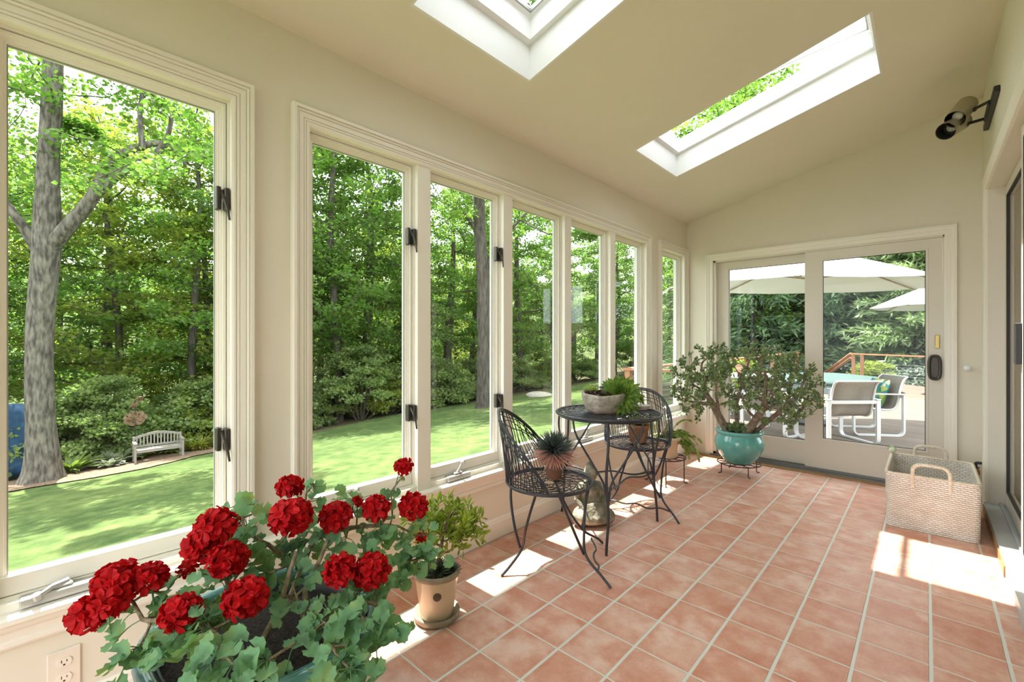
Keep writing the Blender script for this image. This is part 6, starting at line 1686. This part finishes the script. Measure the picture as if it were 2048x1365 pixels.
# wind spinner behind the bench
sp_ = np.array([-17.6, 0.30, gz(-17.6, 0.3)])
ws = empty('wind_spinner', tuple(sp_), 'rusty metal wind spinner on a pole behind the garden bench', 'garden ornament')
M['copper'] = mat('weathered_copper', (0.20, 0.13, 0.08), (0.30, 0.22, 0.15), scale=9, rough=0.5, metal=0.6)
b = MB(); b.tube([sp_, sp_ + (0, 0, 2.1)], 0.015, 8); b.build('pole', M['dark'], ws)
for (zc, R_, n_) in ((1.45, 0.30, 7), (1.98, 0.22, 5)):
    b = MB()
    for k in range(n_):
        a0 = k * 2 * PI / n_; t = np.linspace(0, 1, 14)
        ang = a0 + 1.8 * t; r = R_ * np.sin(t * PI) ** 0.7 * (0.85 + 0.15 * t); 
        if zc < 1.6: P = np.stack([sp_[0] + 0.15 * np.cos(ang) * np.sin(t * PI), sp_[1] + r * np.cos(ang), sp_[2] + zc + r * np.sin(ang) * 0.8], 1)
        else: P = np.stack([sp_[0] + 0.12 * np.sin(ang), sp_[1] + r * np.cos(ang) + 0.05, sp_[2] + zc + 0.16 * np.sin(ang * 1.3)], 1)
        Wd = np.array([0.02, 0.02, 0.035]) * 1.3
        V = np.concatenate([P - Wd, P + Wd]); m = len(P); b.add(V, np.array([(i, i + 1, m + i + 1, m + i) for i in range(m - 1)]))
    b.build('spinner_blades', M['copper'], ws, solid=0.006)
# garden plants in the bed
def tuft(seed, R, H, n, m, name, wid=0.05, arch=0.8):
    rg = np.random.default_rng(seed); root = empty(name, (0, 0, 0)); b = MB()
    for k in range(n):
        a = rg.random() * 6.28; r0 = R * 0.25 * rg.random(); L_ = H * (0.6 + 0.6 * rg.random()); el = 1.3 - 0.9 * rg.random() * arch
        t = np.linspace(0, 1, 5); hor = r0 + L_ * t * math.cos(el) * (1 + 0.3 * t); z = L_ * t * math.sin(el) - 0.45 * L_ * arch * t ** 2.2
        w_ = wid * np.array([0.6, 1, 1, 0.7, 0.05]); dx, dy = math.cos(a), math.sin(a)
        Lf = np.stack([hor * dx - dy * w_, hor * dy + dx * w_, z], 1); Rt_ = np.stack([hor * dx + dy * w_, hor * dy - dx * w_, z], 1)
        b.add(np.vstack([Lf, Rt_]), np.array([(i, i + 1, 5 + i + 1, 5 + i) for i in range(4)]))
    b.build('leaves', m, root); return root
M['fern'] = leafmat('fern_green', (0.09, 0.14, 0.03), (0.18, 0.23, 0.06), scale=4, trans=0.3)
M['ygrass'] = leafmat('golden_grass', (0.20, 0.22, 0.04), (0.30, 0.30, 0.07), scale=5, trans=0.35)
M['hosta'] = leafmat('hosta_leaf', (0.12, 0.15, 0.09), (0.34, 0.36, 0.28), scale=9, trans=0.2)
tf = tuft(1, 0.4, 0.62, 46, M['fern'], 'garden_fern', 0.05); tg = tuft(2, 0.8, 0.55, 260, M['ygrass'], 'golden_grass_clump', 0.022); th_ = tuft(3, 0.4, 0.45, 60, M['hosta'], 'variegated_hosta', 0.07)
first = [True, True, True]
for (x, y, k, s, lab) in ((-17.3, -1.25, 0, 1.1, 'green fern clump just right of the big forked trunk'), (-17.6, -0.75, 0, 0.8, 'smaller green fern between the forked trunk and the hostas'), (-17.5, -0.15, 2, 1.2, 'white-edged hosta clump left of the garden bench'), (-16.9, -0.4, 2, 0.7, 'small white-edged hosta at the front of the mulch bed'),
                       (-17.9, 0.5, 0, 1.0, 'fern clump behind the left arm of the garden bench'), (-17.9, 1.4, 0, 0.9, 'fern clump behind the right arm of the garden bench'), (-17.6, 2.1, 1, 1.0, 'golden grass clump right beside the garden bench'), (-17.5, 2.9, 1, 0.9, 'golden grass clump cut by the right edge of the nearest window'), (-18.2, 1.95, 2, 1.3, 'tall white-flowering plant behind the golden grass')):
    pr_ = (tf, tg, th_)[k]
    place(pr_, first[k], x, y, s * 1.25, RND.random() * 6, lab, 'plant', None, z=gz(x, y) + 0.08); first[k] = False
# blue sheet added left of the trunk, standing in for a reflection in the glass
b = MB(); n = 12; V = []
for i in range(n + 1):
    for j in range(9):
        V.append((-17.9 + 0.12 * math.sin(i * 1.3 + j), -3.3 + 1.3 * i / n, gz(-17.9, -3) + 0.1 + 2.2 * j / 8 + 0.03 * math.sin(i)))
b.add(V, np.array([(i * 9 + j, (i + 1) * 9 + j, (i + 1) * 9 + j + 1, i * 9 + j + 1) for i in range(n) for j in range(8)]))
tag(b.build('blue_reflection_sheet', leafmat('blue_reflection', (0.01, 0.05, 0.12), (0.03, 0.11, 0.22), scale=6, trans=0.2), smooth=True, solid=0.01, origin=(-17.9, -3.2, -3)), 'dark blue sheet standing in for a glass reflection, behind the forked trunk at the left edge', 'reflection stand-in')
for nd in bpy.data.materials['blue_reflection'].node_tree.nodes:
    if nd.type == 'MIX': nd.inputs[7].default_value = (1, 1, 1, 1)
b = MB(); ball(b, (-14.5, 18.0, gz(-14.5, 18)), 0.7, 1.3, 1.0, 0.35, n=14)
tag(b.build('lawn_boulder', M['stone'], smooth=True, origin=(-14.5, 18.0, gz(-14.5, 18))), 'low pale boulder lying in the lawn seen in the third window of the row', 'rock')
